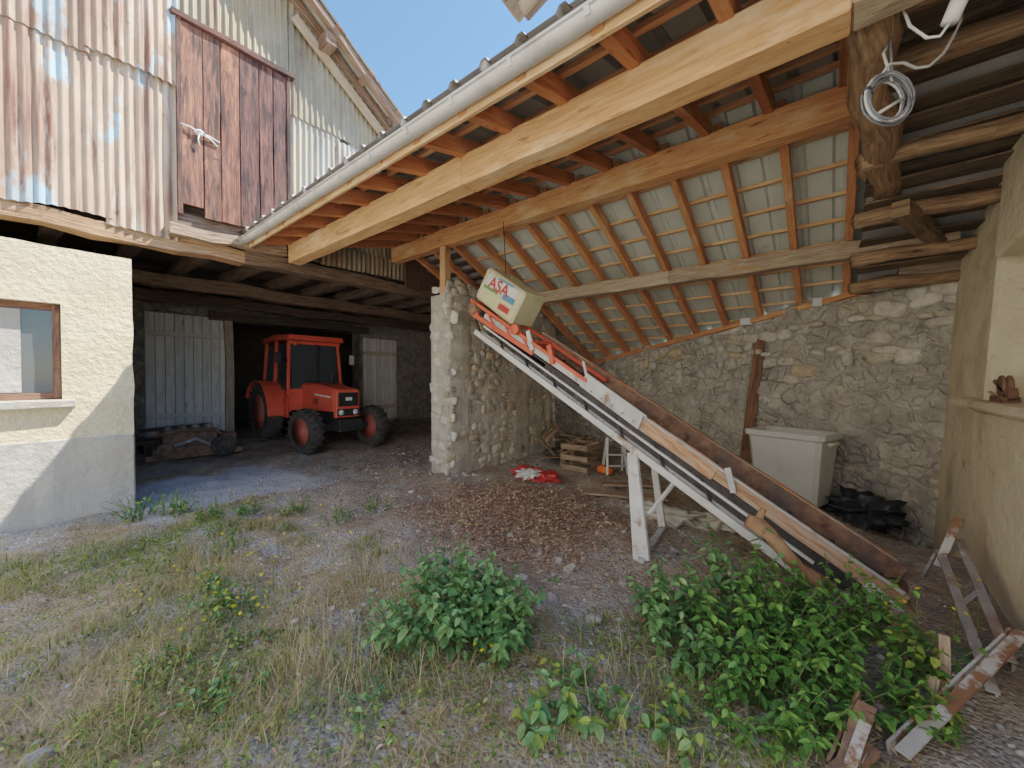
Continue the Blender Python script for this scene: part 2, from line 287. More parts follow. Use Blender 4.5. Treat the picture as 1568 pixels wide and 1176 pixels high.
# ---------------------------------------------------------------- left plaster house
FY=6.57
h=empty('plaster_house'); mb=MB()
WX0,WX1,WZ0,WZ1=-1.0,.20,1.36,2.41
gxs=sorted(set([-7,-5,-3,WX0,WX1,.77]+[round(WX0+.1*i,3) for i in range(18) if WX0+.1*i<.75])); gzs=sorted(set([.90,WZ0,WZ1,3.03]+[round(.9+.1*i,3) for i in range(22) if .9+.1*i<3.0]))
vs=[];fs=[]
for z in gzs:
    for x in gxs: 
        topo=noise.noise(Vector((x*3,0,1)))*.02 if z==3.03 else 0
        vs.append((x+(noise.noise(Vector((z*3,5,1)))*.012 if x==.77 else 0),FY+noise.noise(Vector((x*2.5,4,z*2.5)))*.014,z+topo))
nX=len(gxs)
for i in range(len(gzs)-1):
    for j in range(nX-1):
        if gxs[j]>=WX0-.001 and gxs[j+1]<=WX1+.001 and gzs[i]>=WZ0-.001 and gzs[i+1]<=WZ1+.001: continue
        a=i*nX+j; fs.append((a,a+1,a+nX+1,a+nX))
mb.add(vs,fs,plaster_w,smooth=True)
mb.box(-7,WX0-.005,FY+.02,FY+.5,.92,3.01,plaster_w,(1,1,1)); mb.box(WX1+.002,.765,FY+.02,FY+.5,.92,3.01,plaster_w,(1,1,1))
mb.box(WX0,WX1,FY+.021,FY+.5,.92,WZ0-.003,plaster_w,(1,1,1)); mb.box(WX0,WX1,FY+.021,FY+.5,WZ1+.003,3.01,plaster_w,(1,1,1))
mb.box(.27,.764,FY+.5,11.25,-.2,3.03,plaster_g,(1,1,1))
ob=mb.build('walls',h)
mb=MB(); mb.beam((-7,FY+.245,.36),(.775,FY+.245,.36),.51,1.12,plaster_g,(1,1,1),segs=60,jit=.004); mb.build('base_render',h,bevel=.015)
mb=MB(); mb.beam((-1.2,FY+.05,1.31),(.30,FY+.05,1.31),.30,.085,plaster_g,(1.1,1.1,1.1),segs=8,jit=.004); mb.build('window_sill',h,bevel=.01)
mb=MB(); wf=(1.9,2.1,1.9)
for x0,x1 in ((WX0,WX0+.06),(WX1-.06,WX1),(-.42,-.36)): mb.box(x0,x1,FY+.12,FY+.19,WZ0,WZ1,wood_red,wf)
mb.box(WX0+.06,WX1-.06,FY+.122,FY+.188,WZ1-.07,WZ1,wood_red,wf); mb.box(WX0+.06,WX1-.06,FY+.122,FY+.188,WZ0,WZ0+.07,wood_red,wf)
mb.build('window_frame',h,bevel=.004)
mb=MB(); mb.box(WX0+.05,WX1-.05,FY+.15,FY+.156,WZ0+.05,WZ1-.05,glass); mb.box(-.36,-.08,FY+.135,FY+.148,WZ0+.08,WZ1-.08,plaster_g,(1,1,1)); mb.box(-1.,.2,FY+.45,FY+.46,WZ0,WZ1,plaster_g); mb.build('window_glass',h)
# ---------------------------------------------------------------- barn
barn=empty('barn')
def rake(x): return 7.5-.7*(x-2.51) if x>-1 else 7.5+.7*3.51+.7*(x+1)
def corr(mb,x0,x1,y,z0,zt,mat,col=(1,1,1),period=.088,amp=.015,lean=0):
    n=int((x1-x0)/period*8); rows=7; vs=[];fs=[]
    for r in range(rows+1):
        for i in range(n+1):
            x=x0+(x1-x0)*i/n; zb=z0+noise.noise(Vector((x*2.8,1,z0)))*.035; ztop=min(zt+noise.noise(Vector((x*1.5,4,zt)))*.02,rake(x)-.06); t=r/rows
            z=zb+(ztop-zb)*t
            yy=y+math.sin(2*math.pi*x/period)*amp*(1+.3*noise.noise(Vector((x*3,z*2,1))))+noise.noise(Vector((x*1.3,z*1.1,y)))*.035-lean*(1-t)
            vs.append((x,yy,z))
    for r in range(rows):
        for i in range(n): a=r*(n+1)+i; fs.append((a,a+1,a+n+2,a+n+1))
    mb.add(vs,fs,mat,col,smooth=True)
mb=MB()
corr(mb,-7,-.55,FY-.02,3.42,6.6,corr_pink); corr(mb,-.6,.02,FY-.06,3.44,5.4,corr_pink,(.86,.74,.68)); corr(mb,-.02,.62,FY-.045,3.45,5.30,corr_pink,(1.02,1.0,.97)); corr(mb,.56,1.20,FY-.03,3.38,5.36,corr_pink,(1.08,1.08,1.06))
corr(mb,-.5,.45,FY-.075,5.24,6.9,corr_pink,(.80,.72,.68)); corr(mb,.40,1.22,FY-.09,5.30,6.9,corr_pink,(.95,.90,.86))
corr(mb,-7,-.5,FY-.02,6.5,10,corr_pink); corr(mb,-.5,1.9,FY-.03,6.85,10,corr_grey); 
corr(mb,1.18,2.62,FY-.04,6.27,9,corr_grey,(.8,.72,.56)); corr(mb,2.53,3.35,FY-.03,3.75,5.75,corr_grey,(1.12,1.14,1.16)); corr(mb,3.30,4.2,FY-.05,3.55,5.6,corr_grey,(1.08,1.08,1.03))
corr(mb,4.15,5.6,FY-.03,3.5,5.5,corr_grey,(.9,.85,.75)); corr(mb,2.55,3.6,FY-.055,5.65,7.5,corr_grey,(.78,.72,.58)); corr(mb,3.5,5.5,FY-.04,5.5,7,corr_grey,(.82,.76,.64))
corr(mb,3.0,4.75,FY-.09,3.47,3.82,corr_grey,(.75,.66,.55))
mb.build('corrugated_cladding',barn,fix=False)
mb=MB()
mb.box(-7,5.6,FY+.0,FY+.06,3.5,3.75,wood_dark); mb.box(1.1,1.24,FY+.02,FY+.12,3.5,6.4,wood_dark); mb.box(2.5,2.62,FY+.0,FY+.12,3.5,6.4,wood_dark)
mb.box(-7,5.5,FY+.1,FY+.16,3.5,5.3,wood_dark)
for x in np.arange(4.6,9.5,.2): mb.box(x,x+.199,FY-.14,FY-.11,min(3.38+random.uniform(-.03,.03),4.02-.47*(x+.2-4.35)+.12),4.3 if x>5.5 else 3.95,wood_dark,(.9,.65,.55))
mb.build('backing_boards',barn)
mb=MB(); xx=1.235; k=0; ws=[.24,.20,.23,.25,.19,.2]
sc=(2.50-1.235)/sum(ws); tint=[(2.0,1.8,1.55),(1.5,1.35,1.2),(1.7,1.4,1.2),(.95,.85,.9),(1.1,.92,.95),(.85,.8,.85)]
for w in ws:
    w*=sc; zb=3.72+random.uniform(-.03,.03)
    if k==0: zb=3.84
    mb.beam((xx+w/2,FY-.075+random.uniform(-.006,.006),zb),(xx+w/2,FY-.075,6.16),w-.012,.035,wood_red,tint[k],up=(0,1,0),segs=6,jit=.0025); xx+=w; k+=1
for x in (1.22,2.52): mb.beam((x,FY-.08,3.7),(x,FY-.08,6.2),.05,.06,wood_red,(.9,.9,.9),up=(0,1,0))
mb.beam((1.15,FY-.09,6.21),(2.6,FY-.09,6.21),.09,.07,wood_red,(1,.9,.9),segs=5,jit=.006)
for z in (4.05,5.85):
    for i in range(6):
        mb.lathe((1.33+i*.21,FY-.094,z+random.uniform(-.01,.01)),(0,-1,0),[(0,0),(0,.009),(.006,.007),(.006,0)],6,rust)
mb.build('hayloft_door',barn,bevel=.004)
mb=MB(); rc=Vector((1.42,FY-.13,4.80))
for i in range(5):
    ph=i*1.3; pts=[rc+Vector((math.cos(ph+t*.9)*(.03+.012*(i%3)),-.012*math.sin(t*1.3+i),math.sin(ph+t*.9)*(.022+.008*(i%2)))) for t in range(7)]
    mb.tube(pts,.011,cwhite,6)
mb.tube([rc+Vector((-.2,.03,.04)),rc+Vector((-.1,.0,.03)),rc],.010,cwhite,6); mb.tube([rc,rc+Vector((.11,0,-.03)),rc+Vector((.2,.02,-.09))],.010,cwhite,6)
mb.tube([rc,rc+Vector((.10,0,.0)),rc+Vector((.22,.02,-.02))],.009,cwhite,6); mb.tube([rc,rc+Vector((-.02,-.01,-.1)),rc+Vector((.0,.0,-.17))],.009,cwhite,6); mb.build('white_rope',barn)
mb=MB()
mb.beam((-7,FY+.09,3.37),(1.95,FY+.09,3.33),.2,.17,wood_old,(1.4,1.05,.8),segs=24,jit=.014); mb.beam((1.95,FY+.09,3.34),(9.3,FY+.09,3.34),.2,.19,wood_dark,(1.3,1.2,1.1),segs=20,jit=.01)
mb.beam((1.1,FY-.10,3.47),(2.45,FY-.10,3.50),.14,.14,wood_old,(1.1,1.0,.95),segs=6,jit=.008)
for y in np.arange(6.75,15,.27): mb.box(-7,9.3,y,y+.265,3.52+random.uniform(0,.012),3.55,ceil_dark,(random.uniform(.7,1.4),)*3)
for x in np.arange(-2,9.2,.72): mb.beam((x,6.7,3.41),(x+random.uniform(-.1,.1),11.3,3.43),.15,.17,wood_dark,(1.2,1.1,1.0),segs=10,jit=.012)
mb.beam((.6,8.6,3.22),(9.3,8.75,3.22),.2,.2,wood_dark,(1.3,1.15,1.0),segs=14,jit=.015)
mb.beam((.9,10.5,3.25),(9.3,10.5,3.25),.2,.2,wood_dark,(1.2,1.1,1.0),segs=14,jit=.015)
mb.build('ceiling_timbers',barn)
mb=MB()
BY=11.3
mb.box(-7,1.5,BY,BY+.5,-.2,3.5,stonewall); mb.box(1.5,3.02,BY,BY+.5,3.05,3.5,stonewall); mb.box(1.5,3.02,BY+.1,BY+.5,-.2,3.05,stonewall); mb.box(3.02,6.41,BY,BY+.5,2.98,3.5,stonewall); mb.box(6.41,9.8,BY,BY+.5,-.2,3.5,stonewall)
mb.box(9.3,9.8,5.4,BY,-.3,3.9,stonewall); mb.box(-7,9.8,15,15.3,-.2,3.5,wood_dark); mb.box(-7.2,-7,6.6,15,-.2,9,stonewall); mb.box(9.3,9.8,BY+.5,15,-.2,3.5,stonewall)
mb.build('stone_walls',barn)
mb=MB(); mb.box(5.55,9.85,6.40,15.3,4.28,4.34,tile); mb.build('sun_leak_cover',barn)  # unseen cover, added to stop sun leaking onto the barn floor
mb=MB()
x=1.5
while x<2.9: mb.box(x,x+.155,BY-.06,BY-.02,.2,3.0,door_white,(random.uniform(.92,1.1),)*3); x+=.163
for z in (.7,2.5): mb.box(1.5,2.88,BY-.09,BY-.063,z,z+.1,door_white,(.9,.9,.9))
x=6.45
while x<7.6: mb.box(x,x+.14,BY-.10,BY-.06,.25,2.82,door_white,(random.uniform(.9,1.08)*1,)*3); x+=.15
mb.box(6.45,7.63,BY-.13,BY-.103,2.3,2.42,door_white,(.75,.7,.6)); mb.box(6.45,7.63,BY-.13,BY-.103,.6,.72,door_white,(.75,.7,.6))
mb.beam((2.97,BY-.1,.1),(2.97,BY-.1,3.1),.16,.16,wood_grey,(1,1,1),segs=6,jit=.01); mb.beam((2.6,BY-.1,3.05),(6.6,BY-.1,3.05),.16,.2,wood_dark,segs=6,jit=.01)
mb.build('plank_doors',barn,bevel=.004)
mb=MB()
y0,y1=FY-.48,FY+8
for (xa,xb) in ((-1,5.7),(-8,-1)):
    vs=[];fs=[]
    ysr=np.concatenate([np.arange(y0,FY+1.2,.02),[FY+4,y1]])
    for i,yv in enumerate(ysr):
        zz=math.sin(2*math.pi*yv/.15)*.02 if yv<FY+1.2 else 0
        for xq in (xa,xb): vs.append((xq,yv,rake(xq)+.12+zz))
    for i in range(len(ysr)-1): fs.append((2*i,2*i+1,2*i+3,2*i+2))
    mb.add(vs,fs,corr_grey,(1,1,1.02),smooth=True)
mb.build('corrugated_roof',barn,fix=False)
mb=MB()
for yy in (FY-.38,FY-.05): mb.beam((-1,yy,rake(-1)+.02),(5.65,yy,rake(5.65)+.02),.12,.12,wood_dark,(1.6,1.4,1.3),segs=16,jit=.01)
for i,xv in enumerate((-.2,.5,1.2,1.9,2.55,3.15,3.7,4.25,4.8,5.4)):
    mb.beam((xv,FY-.5,rake(xv)+.085),(xv,FY+.3,rake(xv)+.085),.12,.05,rust,(1,1,1),up=(.57,0,.82))
for xv in (3.05,4.9): mb.beam((xv,FY-.40,rake(xv)-.17),(xv,FY+.3,rake(xv)-.17),.18,.2,wood_dark,(1.4,1.2,1.1))
mb.beam((2.6,FY-.12,rake(2.6)-.3),(4.6,FY-.12,rake(4.6)-.3),.05,.16,wood_grey,(.8,.7,.55))
mb.build('verge_timbers',barn,bevel=.01)
# ---------------------------------------------------------------- open shed
shed=empty('open_shed')
PX1,PX2,PX3=2.55,4.35,6.1; S1=.235; S2=.47; ZR=4.02
def zf(x): return ZR-S1*(PX2-x)
def zb(x): return ZR-S2*(x-PX2)
def xw(y): return 6.75+(y+.98)*.349
mb=MB()
mb.beam((PX1,6.38,zf(PX1)-.135),(PX1,2.6,zf(PX1)-.135),.19,.27,wood_new,(1.12,1.15,1.15),segs=8,jit=.003); mb.beam((PX1,2.597,zf(PX1)-.137),(PX1,-.05,zf(PX1)-.137),.187,.267,wood_new,(1.08,1.05,1.02),segs=8,jit=.003)
mb.beam((PX2,6.4,ZR-.135),(PX2,-.35,ZR-.135),.18,.27,wood_new,(.98,.92,.85),segs=14,jit=.003)
mb.beam((PX2-.02,4.97,2.95),(PX2-.02,4.97,ZR-.27),.13,.13,wood_new,(1,1,1))
mb.build('new_beams',shed,bevel=.008)
mb=MB()
mb.beam((PX3,5.1,zb(PX3)-.11),(PX3,1.9,zb(PX3)-.10),.18,.19,wood_grey,(1.1,1.05,.95),segs=12,jit=.008); mb.beam((PX3,1.9,zb(PX3)-.11),(PX3,-1.0,zb(PX3)-.11),.18,.20,wood_grey,(.85,.76,.68),segs=12,jit=.008)
mb.beam((PX1,-.05,zf(PX1)-.12),(PX1-.05,-1.5,zf(PX1)-.1),.2,.24,wood_grey,(.9,.82,.72),segs=6,jit=.012)
mb.build('old_purlin',shed,bevel=.01)
mb=MB(); ry=np.arange(6.25,-.1,-.525)
for y in ry:
    k=random.uniform(.85,1.1); c=(k,k*.86,k*.78)
    x0=1.93; mb.beam((x0,y,zf(x0)+.07),(PX2,y,zf(PX2)+.07),.075,.14,wood_new,(k*.78,k*.60,k*.52))
    x1=xw(y)+.22; mb.beam((PX2-.0,y-.08,zb(PX2)+.065),(x1,y-.08,zb(x1)+.065),.075,.14,wood_new,c)
mb.build('rafters',shed,bevel=.005)
mb=MB()
for i,x in enumerate(np.arange(2.0,4.3,.36)): mb.beam((x,6.4,zf(x)+.16),(x,-.2,zf(x)+.16),.045,.04,wood_new,(.8,.8,.85))
for i,x in enumerate(np.arange(4.5,9.6,.36)):
    ylo=max(-.2,(x-.25-6.75)/.349-.98)
    if ylo<5.2: mb.beam((x,5.3,zb(x)+.155),(x,ylo,zb(x)+.155),.05,.04,wood_new,(1.0,1.18,1.3))
mb.build('battens',shed)
def ribsheet(mb,xa,xb,zfun,ya,yb,off,mat,col,per=.3):
    prof=[];y=ya
    while y<yb:
        for dy,dz in ((0,0),(per*.62,0),(per*.70,.035),(per*.84,.035),(per*.92,0)): prof.append((min(y+dy,yb),dz))
        y+=per
    vs=[];fs=[]
    for (y,dz) in prof:
        for x in (xa,xb):
            xx=x(y) if callable(x) else x
            vs.append((xx,y,zfun(xx)+off+dz))
    for i in range(len(prof)-1): fs.append((2*i,2*i+1,2*i+3,2*i+2))
    mb.add(vs,fs,mat,col)
mb=MB()
ribsheet(mb,1.90,PX2+.03,zf,-.25,6.48,.185,panel,(.50,.48,.46)); ribsheet(mb,PX2-.03,lambda y:xw(y)+.35,zb,-.25,5.25,.182,panel,(.92,.92,.92))
ribsheet(mb,1.88,PX2+.06,zf,-.85,6.52,.20,tile,(1,1,1)); ribsheet(mb,PX2-.06,lambda y:xw(y)+.36,zb,-.85,6.56,.197,tile,(1,1,1))
mb.build('roof_sheets',shed,fix=False)
mb=MB()
for x in np.arange(4.4,9.3,.2): mb.beam((x,5.27,zb(x)+.14),(x,6.45,zb(x)+.14),.19,.03,wood_dark,(1,1,1))
mb.tube([(5.2,5.5,3.0),(6.6,5.6,3.5),(7.6,5.6,2.5)],.06,wood_dark,8,(1.3,1.2,1.1)); mb.build('old_boards',shed)
mb=MB(); gx=1.89; gzz=zf(1.9)+.075; prof=[]
for i in range(9):
    a=math.pi*i/8; prof.append((math.cos(a)*.062,-math.sin(a)*.06))
prof+= [(math.cos(a)*.057,-math.sin(a)*.055) for a in [math.pi*i/8 for i in range(8,-1,-1)]]
rings=[]
for i in range(15):
    y=6.5+(-1.6-6.5)*i/14; o=random.uniform(-.004,.004); rings.append([Vector((gx+p[0],y,gzz+p[1]+o)) for p in prof])
mb.loft(rings,gutter_m,smooth=True); mb.tube([(gx-.063,6.5,gzz),(gx-.063,-1.6,gzz)],.011,gutter_m,8)
for y in np.arange(6.2,-1,-.52): mb.beam((gx-.07,y,gzz-.0),(gx-.05,y,gzz-.045),.03,.006,gutter_m)
for y in (4.5,2.5,.5): mb.loft([[Vector((gx+p[0]*1.06,y+q,gzz+p[1]*1.06)) for p in prof] for q in (0,.03)],gutter_m,smooth=True)
mb.build('gutter',shed,fix=True)
mb=MB(); mb.beam((1.965,6.45,zf(1.95)+.05),(1.965,-1.5,zf(1.95)+.05),.025,.15,wood_new,(1.05,1.15,1.25)); 
mb.beam((1.90,6.49,zf(1.9)+.1),(PX2,6.49,ZR+.1),.02,.14,wood_new,(1.1,1.1,1.1)); mb.build('fascia',shed)
mb=MB()
for y in np.arange(6.3,-.3,-.9): mb.lathe((1.93,y,zf(1.9)+.215),(1,0,.2),[(-.03,.0),(-.03,.035),(.3,.035),(.3,0)],8,tile)
mb.build('sheet_caps',shed)
# old roof bay at right
mb=MB()
def orf(x): return 3.95-.22*abs(x-3.6)-(.12*(x-3.6) if x>3.6 else 0)
mb.tube([(2.6,-.10,3.50),(3.1,-.16,3.53),(3.6,-.16,3.50),(4.1,-.26,3.50),(4.6,-.29,3.45),(5.1,-.38,3.45),(5.6,-.40,3.38),(6.15,-.46,3.33)],[.10,.115,.105,.12,.105,.115,.10,.10],wood_old,10,(1.15,.98,.82),jit=.12)
for i,x in enumerate((3.05,3.75,4.55,5.3,6.0,6.6)):
    z=orf(x)-.20; mb.tube([(x-.1,-.15,z-.02),(x,-.5,z+.03),(x,-.9,z+.01),(x+.1,-1.7,z+.06)],[.07,.08,.07,.07],wood_old,8,(1.1,.95,.8),jit=.14)
x=1.9
while x<7.2:
    w=random.uniform(.14,.30); k=random.uniform(.4,.8); t=random.uniform(0,.02)
    mb.beam((x,-.22,orf(x)-.08+t),(x+.03,-1.8,orf(x)-.05+t),w+.05,.018,wood_old,(k,k*.93,k*.85)); x+=w
rings=[]
for x in (1.85,3.6,7.6): rings.append([(x,-1.95,orf(x)+.02),(x,-.24,orf(x)+.02),(x,-.24,orf(x)+.08),(x,-1.95,orf(x)+.08)])
mb.loft(rings,tile,smooth=False)
mb.box(6.6,7.5,-1.8,-.6,2.7,3.25,wood_old)
mb.beam((4.9,-.45,3.1),(6.7,-1.05,3.05),.12,.14,wood_old,(.9,.8,.68)); mb.tube([(5.2,-.2,3.65),(5.45,-.4,3.45),(5.7,-.6,3.28),(6.1,-.9,3.0)],.05,wood_old,8,(1,.88,.75),jit=.14)
mb.build('old_roof_bay',shed)
# ---------------------------------------------------------------- walls
def stones(o,u,n,U,Vh,hmin,hmax,wmin,wmax,prot,pal,prob=None,edge=None):
    o,u,n=np.array(o,float),np.array(u,float),np.array(n,float); zv=np.array([0,0,1.]); P=[];S=[];Rm=[];C=[]
    z=0
    while z<Vh:
        hh=random.uniform(hmin,hmax); x=random.uniform(-.1,0)
        while x<U:
            w=random.uniform(wmin,wmax)*(.8+hh/hmax*.4); h2=hh*random.uniform(.75,1.25)
            cx,cz=x+w/2,z+hh/2+random.uniform(-.035,.035)
            if cx<U and (prob is None or random.random()<prob(cx,cz)) and (edge is None or cz<edge(cx)):
                P.append(o+u*cx+zv*cz+n*random.uniform(-.02,.012)); S.append((w*.52,prot*random.uniform(.6,1.3),h2*.52))
                a=random.uniform(-.3,.3); uu=u*math.cos(a)+zv*math.sin(a); zz=zv*math.cos(a)-u*math.sin(a); Rm.append(np.stack([uu,n,zz],1))
                c=np.array(random.choice(pal))*random.uniform(.80,1.15); C.append(c)
            x+=w
        z+=hh
    return scat(ICO2[0],ICO2[1],np.array(P),np.array(S),np.array(Rm),np.array(C),jit=.13)
pal=[(.50,.455,.38),(.55,.49,.395),(.44,.415,.365),(.60,.555,.475),(.50,.41,.30),(.46,.445,.42)]
sw=empty('stone_pier_wall'); mb=MB()
mb.beam((4.26,5.0,1.35),(7.32,5.0,1.35),.47,3.24,mortar,(1,1,1),segs=24,jit=.011); mb.build('mortar_core',sw)
A=stones((4.25,4.80,0),(1,0,0),(0,-1,0),3.08,3.0,.08,.16,.09,.26,.045,pal,prob=lambda x,z:.96)
B=stones((4.29,5.22,0),(0,-1,0),(-1,0,0),.46,3.0,.10,.18,.12,.26,.035,[(.55,.52,.46),(.60,.57,.51)])
C_=stones((7.28,4.8,0),(0,1,0),(1,0,0),.4,3.0,.12,.2,.12,.26,.04,pal); D=stones((4.3,4.86,2.9),(1,0,0),(0,-.3,.95),3.0,.12,.1,.12,.15,.3,.1,pal)
npmesh('rubble_stones',*join([A,B,C_,D]),stone_m,smooth=True,parent=sw)
bw=empty('rubble_back_wall')
p0=np.array([6.45,-1.85]); p1=np.array([9.45,6.75]); dl=p1-p0; Lw=np.linalg.norm(dl); du=dl/Lw; nn_=np.array([-du[1],du[0]])
vs=[];fs=[]; nu=300; nv=120
for i in range(nv+1):
    for j in range(nu+1):
        t=j/nu; p=p0+dl*t; top=zb(p[0])+.02+.04*noise.noise(Vector((t*20,0,0))); z=-.9+(top+.9)*i/nv
        q=noise.noise(Vector((p[1]*1.8,z*1.8,0)))*.07+noise.noise(Vector((p[1]*5,z*6,5)))*.06+noise.noise(Vector((p[1]*12,z*14,7)))*.035+(.07 if z<1.55+.3*noise.noise(Vector((p[1]*1.2,9,0))) else 0)
        vs.append((p[0]+nn_[0]*q,p[1]+nn_[1]*q,z))
for i in range(nv):
    for j in range(nu): a=i*(nu+1)+j; fs.append((a,a+1,a+nu+2,a+nu+1))
o=len(vs)
for j in range(nu+1):
    t=j/nu; p=p0+dl*t; top=zb(p[0])+.02; vs.append((p[0]-nn_[0]*.4,p[1]-nn_[1]*.4,top)); vs.append((p[0]-nn_[0]*.4,p[1]-nn_[1]*.4,-.9))
for j in range(nu):
    a=nv*(nu+1)+j; fs.append((a,a+1,o+2*(j+1),o+2*j)); fs.append((o+2*j,o+2*j+2,o+2*j+3,o+2*j+1))
mb=MB(); mb.add(vs,fs,wallmort,smooth=True); mb.build('rendered_wall',bw)
S_=stones((p0[0]+nn_[0]*.00,p0[1]+nn_[1]*.00,-.4),(du[0],du[1],0),(nn_[0],nn_[1],0),Lw,4.0,.08,.19,.10,.32,.06,[(.55,.51,.44),(.58,.52,.42),(.52,.50,.45),(.62,.58,.51),(.55,.45,.32)],
   prob=lambda x,z:(.20+.4*max(-.3,noise.noise(Vector((x*.9,z*.9,2)))*2)+ (.25 if z>2.2 else 0)),edge=lambda x: zb(p0[0]+du[0]*x)+.28)
npmesh('embedded_stones',*S_,stone_m,smooth=True,parent=bw)
mb=MB()
for (y,w,hh) in ((-.4,.12,.14),(.25,.1,.12),(1.2,.16,.1),(-.75,.1,.1)):
    x=xw(y)-.05; mb.beam((x,y,zb(x)-.04),(x+.03,y-w,zb(x)-.04),.14,hh,cwhite)
mb.build('white_blocks',bw)
mb=MB(); mb.beam((xw(-1)+.02,-1,zb(xw(-1))-.04),(xw(5)+.02,5,zb(xw(5))-.04),.12,.07,wood_new,(.95,.8,.7)); mb.build('wall_plate',bw)
# right ochre house wall
oh=empty('ochre_house')
mb=MB(); wy=-.95
def bx(x0,x1,y0,y1,z0,z1,m=plaster_b): mb.box(x0,x1,y0,y1,z0,z1,m,(1,1,1))
bx(5.25,6.75,wy-.6,wy,-.8,5.5); bx(3.0,5.25,wy-.6,wy,-.8,1.33); bx(1.3,3.0,wy-.6,wy,-.8,5.5)
mb.beam((5.25,wy-.3,4.05),(3.0,wy-.3,4.2),.6,2.9,plaster_b,(1,1,1))
bx(3.0,5.25,wy-.6,wy-.36,1.33,2.9); mb.beam((2.9,wy-.14,1.365),(5.75,wy-.14,1.365),.42,.075,plaster_b,(1.1,1.1,1.1),segs=14,jit=.006)
for v in range(len(mb.v)):
    x,y,z=mb.v[v]; mb.v[v]=(x,y-.065*(z-1.2)*(1 if z>0 else .3),z)
mb.build('walls',oh,bevel=.025)
mb=MB(); mb.box(1.3,6.75,-7,wy-.85,-.8,5.4,plaster_b,(1,1,1)); mb.box(1.0,7.0,-7.2,-1.2,5.5,5.6,tile); mb.build('rear_volume',oh)
mb=MB(); mb.beam((2.6,-1.12,3.42),(4.6,-1.16,3.40),.12,.22,wood_grey,(.8,.7,.6),segs=5,jit=.01); mb.build('lintel_timber',oh)
# ---------------------------------------------------------------- tractor
T=empty('tractor')
def G(x,y): return float(gz(x,y))
cx=4.2
def wheel(name,x,y,r,w,side,ang=0):
    mb=MB(); c=Vector((0,0,0))
    mb.lathe(c,(1,0,0),[(-w*.46,r*.60),(-w*.5,r*.72),(-w*.5,r*.86),(-w*.40,r*.93),(0,r*.95),(w*.40,r*.93),(w*.5,r*.86),(w*.5,r*.72),(w*.46,r*.60)],40,rubber)
    mb.lathe(c,(1,0,0),[(-w*.47,r*.61),(-w*.40,r*.57),(-w*.12,r*.52),(-w*.10,r*.22),(-w*.22,r*.18),(-w*.22,r*.02),(w*.22,r*.02),(w*.22,r*.18),(w*.10,r*.22),(w*.12,r*.52),(w*.40,r*.57),(w*.47,r*.61)],32,red_rim)
    nl=20
    for i in range(nl):
        for s in (-1,1):
            a=2*math.pi*(i+(.5 if s>0 else 0))/nl; a2=a+.16
            q0=Vector((s*w*.04,math.cos(a)*r*.96,math.sin(a)*r*.96)); q1=Vector((s*w*.50,math.cos(a2)*r*.92,math.sin(a2)*r*.92))
            mb.beam(q0,q1,.035,r*.10,rubber,(1,1,1),up=(0,math.cos(a),math.sin(a)))
    for i in range(8):
        a=i*math.pi/4; 
        for s in(-1,1): mb.lathe((s*w*.12,math.cos(a)*r*.33,math.sin(a)*r*.33),(s,0,0),[(0,.0),(0,.014),(.02,.014),(.02,0)],6,steel)
    ob=mb.build(name,T); ob.location=(x,y,G(x,y)+r-.01); ob.rotation_euler=(random.uniform(0,1),0,ang)
wheel('front_wheel_left',3.50,8.3,.47,.26,-1,.16); wheel('front_wheel_right',4.92,8.2,.47,.26,1,.16); wheel('rear_wheel_left',3.47,10.35,.68,.36,-1); wheel('rear_wheel_right',4.98,10.35,.68,.36,1)
g=G(4.2,9)
mb=MB()
def ring(y,w,zb_,zt,ch=.05): return [(cx-w/2,y,zb_),(cx+w/2,y,zb_),(cx+w/2,y,zt-ch),(cx+w/2-ch,y,zt),(cx-w/2+ch,y,zt),(cx-w/2,y,zt-ch)]
mb.loft([ring(9.42,.62,.80+g,1.42+g),ring(8.7,.58,.80+g,1.38+g),ring(8.0,.54,.82+g,1.30+g)],red_p,smooth=False)
mb.loft([ring(7.998,.54,.70+g,1.30+g),ring(7.90,.52,.70+g,1.28+g)],red_p,smooth=False)
for s,xw_ in ((-1,3.47),(1,4.98)):
    rings=[]
    for i in range(9):
        a=R(-5+i*20); r0=.76; yy=10.35-math.cos(a)*r0; zz=.75+g+math.sin(a)*r0*.95; x0=xw_-.22; x1=xw_+.22
        rings.append([(x0,yy,zz),(x1,yy,zz),(x1,yy+.03*math.cos(a),zz-.03),(x0,yy+.03*math.cos(a),zz-.03)])
    mb.loft(rings,red_p,smooth=False)
mb.box(3.62,3.67,9.45,10.3,.75+g,1.25+g,red_p); mb.box(4.75,4.80,9.45,10.3,.75+g,1.25+g,red_p)
for (xa,ya,xb,yb,) in ((3.60,9.40,3.66,9.5),(4.83,9.40,4.77,9.5),(3.60,10.2,3.66,10.2),(4.83,10.2,4.77,10.2),(3.62,10.95,3.68,10.85),(4.81,10.95,4.75,10.85)):
    mb.beam((xa,ya,1.15+g),(xb,yb,2.38+g),.065,.065,red_p,(1,1,1))
mb.loft([[(3.58,9.32,2.38+g),(4.86,9.32,2.38+g),(4.84,9.34,2.50+g),(3.60,9.34,2.50+g)],[(3.56,10.2,2.40+g),(4.88,10.2,2.40+g),(4.84,10.2,2.54+g),(3.60,10.2,2.54+g)],[(3.60,11.0,2.38+g),(4.84,11.0,2.38+g),(4.82,10.97,2.48+g),(3.62,10.97,2.48+g)]],red_p,smooth=False)
mb.beam((3.62,9.40,1.22+g),(4.81,9.40,1.22+g),.05,.12,red_p,(1,1,1)); mb.beam((3.60,9.42,.85+g),(3.60,10.0,.85+g),.04,.45,red_p,(1,1,1)); mb.beam((3.62,9.43,2.33+g),(4.80,9.43,2.33+g),.05,.08,red_p,(1,1,1))
